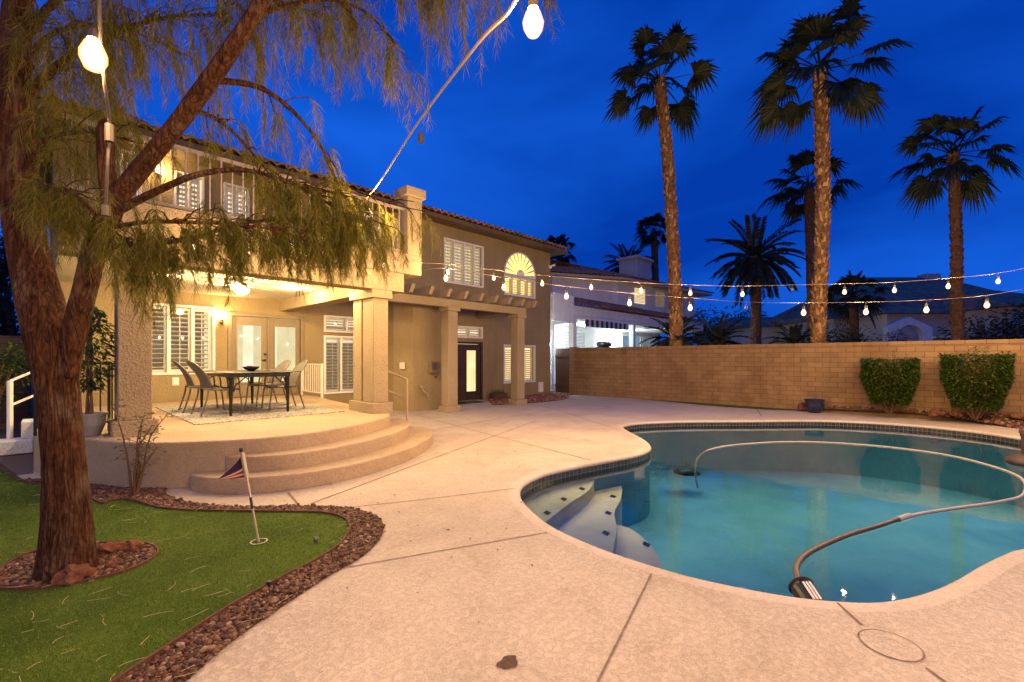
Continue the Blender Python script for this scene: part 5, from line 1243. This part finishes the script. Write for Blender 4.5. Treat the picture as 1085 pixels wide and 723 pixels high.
far_house('low house with a pale square chimney stack, half hidden by dark palms', 884, 938, 30, 338, 322, 9, chim=(924, 309))
far_house('low dark roofed house seen between the date palm and the tall palms', 795, 880, 36, 347, 336, 10)
far_house('dim gabled house at the far right beyond the wall', 1072, 1170, 24, 325, 308, 9, chim=None)

# ================================================================== PALMS
def palm_trunk(t, P, r0, r1, mat, boots=260):
    b = MB(); P = spline(P[::4] + [P[-1]], 16) if len(P) > 12 else P; m = len(P); sd = random.uniform(0, 40)
    def fn(i, an, p): return 1 + .13 * noise.noise(Vector((cos(an) * 3, sin(an) * 3, p.z * 4 + sd))) + .12 * noise.noise(Vector((cos(an) * 7, sin(an) * 7, p.z * 11 + sd)))
    rr = [(r0 + (r1 - r0) * i / (m - 1)) for i in range(m)]
    b.tube(P, rr, 20, True, fn)
    if not boots: b.build('trunk', mat, t)
    if boots:
        nf_ = len(b.f)
        for k in range(boots):
            f_ = random.random(); i = min(int(f_ * (m - 1)), m - 2); c = P[i].lerp(P[i + 1], f_ * (m - 1) - i); r = rr[i]; a = k * 2.399
            o_ = Vector((cos(a), sin(a), 0)); s_ = Vector((-sin(a), cos(a), 0)); w = random.uniform(.028, .05); h = random.uniform(.09, .19); k_ = random.uniform(.02, .06)
            q = c + o_ * r * .97
            b.add([q - s_ * w - Vector((0, 0, h * .5)), q + s_ * w - Vector((0, 0, h * .5)), q + s_ * w * .6 + o_ * k_ + Vector((0, 0, h * .5)), q - s_ * w * .6 + o_ * k_ + Vector((0, 0, h * .5)), q + Vector((0, 0, h * .35))], [(0, 1, 2, 3), (3, 2, 4), (1, 4, 2), (0, 3, 4)])
        o = b.build('trunk', mat, t); o.data.materials.append(M['palmboot'] if mat is M['palmtrunk'] else M['palmtrunk_dark'])
        for pg in o.data.polygons:
            if pg.index >= nf_: pg.material_index = 1
def fan_palm(label, pts, r0, r1, R_, n, mat, boots=260, wind=Vector((0, 0, 0)), emin=-.75):
    P = spline(pts, max(8, int(40 / len(pts)))); base = P[0]
    t = empty('fan_palm', (base.x, base.y, 0), label, 'palm tree', 'fan palms beyond the wall')
    P[0] = Vector((base.x, base.y, -.1)); palm_trunk(t, P, r0, r1, mat, boots)
    top = P[-1]; b = MB()
    for k in range(n):
        az = k * 2.39996 + random.uniform(-.2, .2); f_ = (k + .5) / n
        el = 1.35 - (1.35 - emin) * f_ ** .9 + random.uniform(-.12, .12)
        d_ = (Vector((cos(az) * cos(el), sin(az) * cos(el), sin(el))) + wind * .25).normalized()
        pl = R_ * random.uniform(.45, .66); droop = .12 + .25 * f_
        P2 = [top + Vector((0, 0, .05))]; v = d_.copy()
        for i in range(4): v = (v + Vector((0, 0, -droop * .12)) + wind * .04).normalized(); P2.append(P2[-1] + v * pl / 4)
        b.tube(P2, [.03, .022, .018, .014, .012], 4, False)
        hub = P2[-1]; fwd = v; side = fwd.cross(Vector((0, 0, 1)))
        side = side.normalized() if side.length > 1e-3 else Vector((1, 0, 0)); nrm = side.cross(fwd)
        roll = random.uniform(-.5, .5); side, nrm = side * cos(roll) + nrm * sin(roll), nrm * cos(roll) - side * sin(roll)
        ns = 30; L0 = R_ * random.uniform(.42, .56)
        for s in range(ns):
            an = (s / (ns - 1) - .5) * 3.7; ll = L0 * (1 - .28 * abs(s / (ns - 1) - .5) * 2) * random.uniform(.85, 1.1)
            dd = (fwd * cos(an) + side * sin(an) + nrm * .22 * abs(sin(an))).normalized(); wd = dd.cross(nrm).normalized() * L0 * .05
            m = hub + dd * ll * .55 + Vector((0, 0, -.03 * ll)); e_ = hub + dd * ll + wind * .1 + Vector((0, 0, -random.uniform(.3, .7) * ll)); g2 = nrm * wd.length * .5 * (1 if s % 2 else -1)
            b.add([hub, m - wd + g2, m + wd - g2, e_], [(0, 1, 2), (1, 3, 2)])
    b.build('crown', M['palm'], t); return t
WND = RT * -.5 + Vector((0, 0, .05))
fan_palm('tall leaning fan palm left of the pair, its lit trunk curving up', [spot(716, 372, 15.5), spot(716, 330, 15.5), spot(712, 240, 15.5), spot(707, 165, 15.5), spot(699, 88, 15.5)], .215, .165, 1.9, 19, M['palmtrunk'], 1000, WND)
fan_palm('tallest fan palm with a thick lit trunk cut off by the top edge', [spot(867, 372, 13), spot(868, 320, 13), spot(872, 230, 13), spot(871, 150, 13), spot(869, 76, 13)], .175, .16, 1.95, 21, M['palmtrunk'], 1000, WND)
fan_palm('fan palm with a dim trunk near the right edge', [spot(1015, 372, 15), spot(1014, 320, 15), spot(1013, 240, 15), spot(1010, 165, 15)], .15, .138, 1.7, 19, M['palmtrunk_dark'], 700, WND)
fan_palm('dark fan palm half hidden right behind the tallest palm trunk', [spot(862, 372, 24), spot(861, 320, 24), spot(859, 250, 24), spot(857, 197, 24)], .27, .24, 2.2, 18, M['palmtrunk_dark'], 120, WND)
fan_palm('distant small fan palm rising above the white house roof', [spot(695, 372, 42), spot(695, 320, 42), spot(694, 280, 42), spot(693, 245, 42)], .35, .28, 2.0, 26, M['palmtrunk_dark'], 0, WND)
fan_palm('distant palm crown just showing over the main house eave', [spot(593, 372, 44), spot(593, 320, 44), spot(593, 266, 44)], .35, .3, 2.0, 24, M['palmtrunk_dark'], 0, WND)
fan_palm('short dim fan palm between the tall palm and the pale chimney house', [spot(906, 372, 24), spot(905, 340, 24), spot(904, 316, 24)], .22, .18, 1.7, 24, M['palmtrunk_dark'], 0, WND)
def feather_palm(label, pts, r0, r1, R_, n, mat, emin=-.6, trunk=True, name='date_palm', grp=None, cat='palm tree'):
    P = spline(pts, 8); base = P[0]; t = empty(name, (base.x, base.y, 0), label, cat, grp)
    if trunk: P[0] = Vector((base.x, base.y, -.1)); palm_trunk(t, P, r0, r1, mat, 60)
    top = P[-1]; b = MB()
    for k in range(n):
        az = k * 2.39996; f_ = (k + .5) / n; el = 1.3 - (1.3 - emin) * f_ ** .85 + random.uniform(-.1, .1)
        v = Vector((cos(az) * cos(el), sin(az) * cos(el), sin(el))); q = top.copy(); L0 = R_ * random.uniform(.85, 1.1); K = 14; rach = [q.copy()]
        for i in range(K): v = (v + Vector((0, 0, -.075 - .02 * f_))).normalized(); q = q + v * L0 / K; rach.append(q.copy())
        b.tube(rach, [.022 * (1 - i / (K + 1)) for i in range(K + 1)], 4, False)
        for i in range(2, K):
            t_ = (rach[i + 1] - rach[i]).normalized(); s_ = t_.cross(Vector((0, 0, 1))); s_ = s_.normalized() if s_.length > 1e-3 else Vector((1, 0, 0)); u_ = s_.cross(t_)
            ll = R_ * .2 * (1 - .6 * abs(i / K - .4))
            for sg in (-1, 1):
                for h_ in (0, .34, .67):
                    o_ = rach[i].lerp(rach[i + 1], h_); dd = (s_ * sg * .85 + t_ * .65 + u_ * .3 + Vector((random.gauss(0, .08),) * 3)).normalized(); w = t_ * R_ * .017
                    m = o_ + dd * ll * .5; e_ = o_ + dd * ll - Vector((0, 0, ll * .25)); b.add([o_, m - w, e_, m + w], [(0, 1, 2), (0, 2, 3)])
    b.build('crown', M['palm'], t); return t
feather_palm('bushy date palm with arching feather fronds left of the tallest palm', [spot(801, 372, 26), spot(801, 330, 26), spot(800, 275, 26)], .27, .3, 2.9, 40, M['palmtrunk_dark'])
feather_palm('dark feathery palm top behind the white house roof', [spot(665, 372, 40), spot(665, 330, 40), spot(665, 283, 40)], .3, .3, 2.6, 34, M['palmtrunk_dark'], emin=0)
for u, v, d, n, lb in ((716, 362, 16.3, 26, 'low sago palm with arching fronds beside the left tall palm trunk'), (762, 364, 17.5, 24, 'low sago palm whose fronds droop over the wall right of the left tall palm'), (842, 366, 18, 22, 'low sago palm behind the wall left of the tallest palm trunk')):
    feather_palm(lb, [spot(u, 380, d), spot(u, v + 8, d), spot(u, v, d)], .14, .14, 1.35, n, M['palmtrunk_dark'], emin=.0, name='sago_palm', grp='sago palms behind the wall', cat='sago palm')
# ================================================================== TREES BEYOND
def far_tree(u, d, vt, r, n, label, lw=.35):
    c = spot(u, 380, d); bush('dark_tree', (c.x, c.y, 0), r, zz(vt, d), n, M['darkleaf'], label, 'tree', 'dark trees beyond the wall', lw)
far_tree(772, 42, 322, 3.2, 1500, 'dark round tree left of the bushy date palm')
far_tree(826, 46, 340, 3.0, 1100, 'dark low tree right of the bushy date palm, far off', .35)
far_tree(750, 48, 326, 3.2, 1200, 'dark tree at the right end of the white house')
far_tree(1070, 20, 318, 2.3, 2400, 'dark leafy tree at the right edge in front of the gabled house', .22)
far_tree(945, 22, 343, 1.0, 1300, 'small dark tree in front of the white arched entry', .14)
far_tree(880, 21, 340, 1.3, 1300, 'dark shrubby tree right behind the tallest palm trunk', .16)
far_tree(912, 20, 346, 1.0, 1100, 'dark shrubby tree below the pale chimney house', .14)
far_tree(20, 17, 240, 2.2, 2600, 'dark tree beyond the left side yard wall', .25)
far_tree(-40, 18, 200, 2.6, 2200, 'taller dark tree at the far left beyond the side wall', .25)

# ================================================================== SKY, SUN, CAMERA
w = bpy.data.worlds.new('World'); SC.world = w; w.use_nodes = True; nt = w.node_tree; N = nt.nodes; N.clear()
out = N.new('ShaderNodeOutputWorld'); bg = N.new('ShaderNodeBackground'); sky = N.new('ShaderNodeTexSky'); sky.sky_type = 'NISHITA'; sky.sun_disc = False
SUN_EL, SUN_ROT = R(2.0), R(200)
sky.sun_elevation = SUN_EL; sky.sun_rotation = SUN_ROT; sky.air_density = 1; sky.dust_density = .3; sky.ozone_density = 4
tint = N.new('ShaderNodeMixRGB'); tint.blend_type = 'MIX'; tint.inputs[0].default_value = .9
SKYB = (.001, .056, .48, 1)
tc = N.new('ShaderNodeTexCoord'); mp = N.new('ShaderNodeMapping'); mp.inputs['Scale'].default_value = (1, 1, 2.6); ns = N.new('ShaderNodeTexNoise'); ns.inputs['Scale'].default_value = 1.5; ns.inputs['Detail'].default_value = 5; ns.inputs['Roughness'].default_value = .5; ns.inputs['Distortion'].default_value = .4
cr = N.new('ShaderNodeValToRGB'); cr.color_ramp.elements[0].position = .35; cr.color_ramp.elements[0].color = (.72, .72, .75, 1); cr.color_ramp.elements[1].position = .7; cr.color_ramp.elements[1].color = (6, 1.9, 1.4, 1)
mul = N.new('ShaderNodeMixRGB'); mul.blend_type = 'MULTIPLY'; mul.inputs[0].default_value = 1
gain = N.new('ShaderNodeMixRGB'); gain.blend_type = 'MULTIPLY'; gain.inputs[0].default_value = 1; gain.inputs[2].default_value = (.05, .12, .3, 1)
nt.links.new(sky.outputs[0], gain.inputs[1]); nt.links.new(gain.outputs[0], tint.inputs[1])
tint.inputs[2].default_value = tuple(c * 10 for c in SKYB[:3]) + (1,)
nt.links.new(tc.outputs['Generated'], mp.inputs[0]); nt.links.new(mp.outputs[0], ns.inputs[0]); nt.links.new(ns.outputs['Fac'], cr.inputs[0])
nt.links.new(tint.outputs[0], mul.inputs[1]); nt.links.new(cr.outputs[0], mul.inputs[2]); nt.links.new(mul.outputs[0], bg.inputs[0]); bg.inputs[1].default_value = .1; nt.links.new(bg.outputs[0], out.inputs[0])
sl_ = bpy.data.lights.new('sun', 'SUN'); sl_.energy = .02; sl_.angle = R(10); sl_.color = (.6, .7, 1)
so = bpy.data.objects.new('sun', sl_); COL.objects.link(so); so.rotation_euler = (R(90) - SUN_EL, 0, pi - SUN_ROT)

cam = bpy.data.cameras.new('camera'); co = bpy.data.objects.new('camera', cam); COL.objects.link(co); SC.camera = co
co.location = (0, 0, EYE); co.rotation_euler = (R(90), 0, YAW - R(90)); cam.sensor_width = 36; cam.lens = 476 / 1085 * 36; cam.shift_y = 18.5 / 1085; cam.clip_start = .02; cam.clip_end = 2000
vs = SC.view_settings; vs.view_transform = 'Standard'; vs.look = 'None'; vs.exposure = .3; vs.gamma = 1; vs.use_curve_mapping = False
SC.render.engine = 'CYCLES'
cy = SC.cycles; cy.use_denoising = True; cy.max_bounces = 7; cy.diffuse_bounces = 3; cy.glossy_bounces = 3; cy.transparent_max_bounces = 16; cy.sample_clamp_indirect = 3; cy.sample_clamp_direct = 0; cy.caustics_reflective = False; cy.caustics_refractive = False; cy.use_light_tree = True
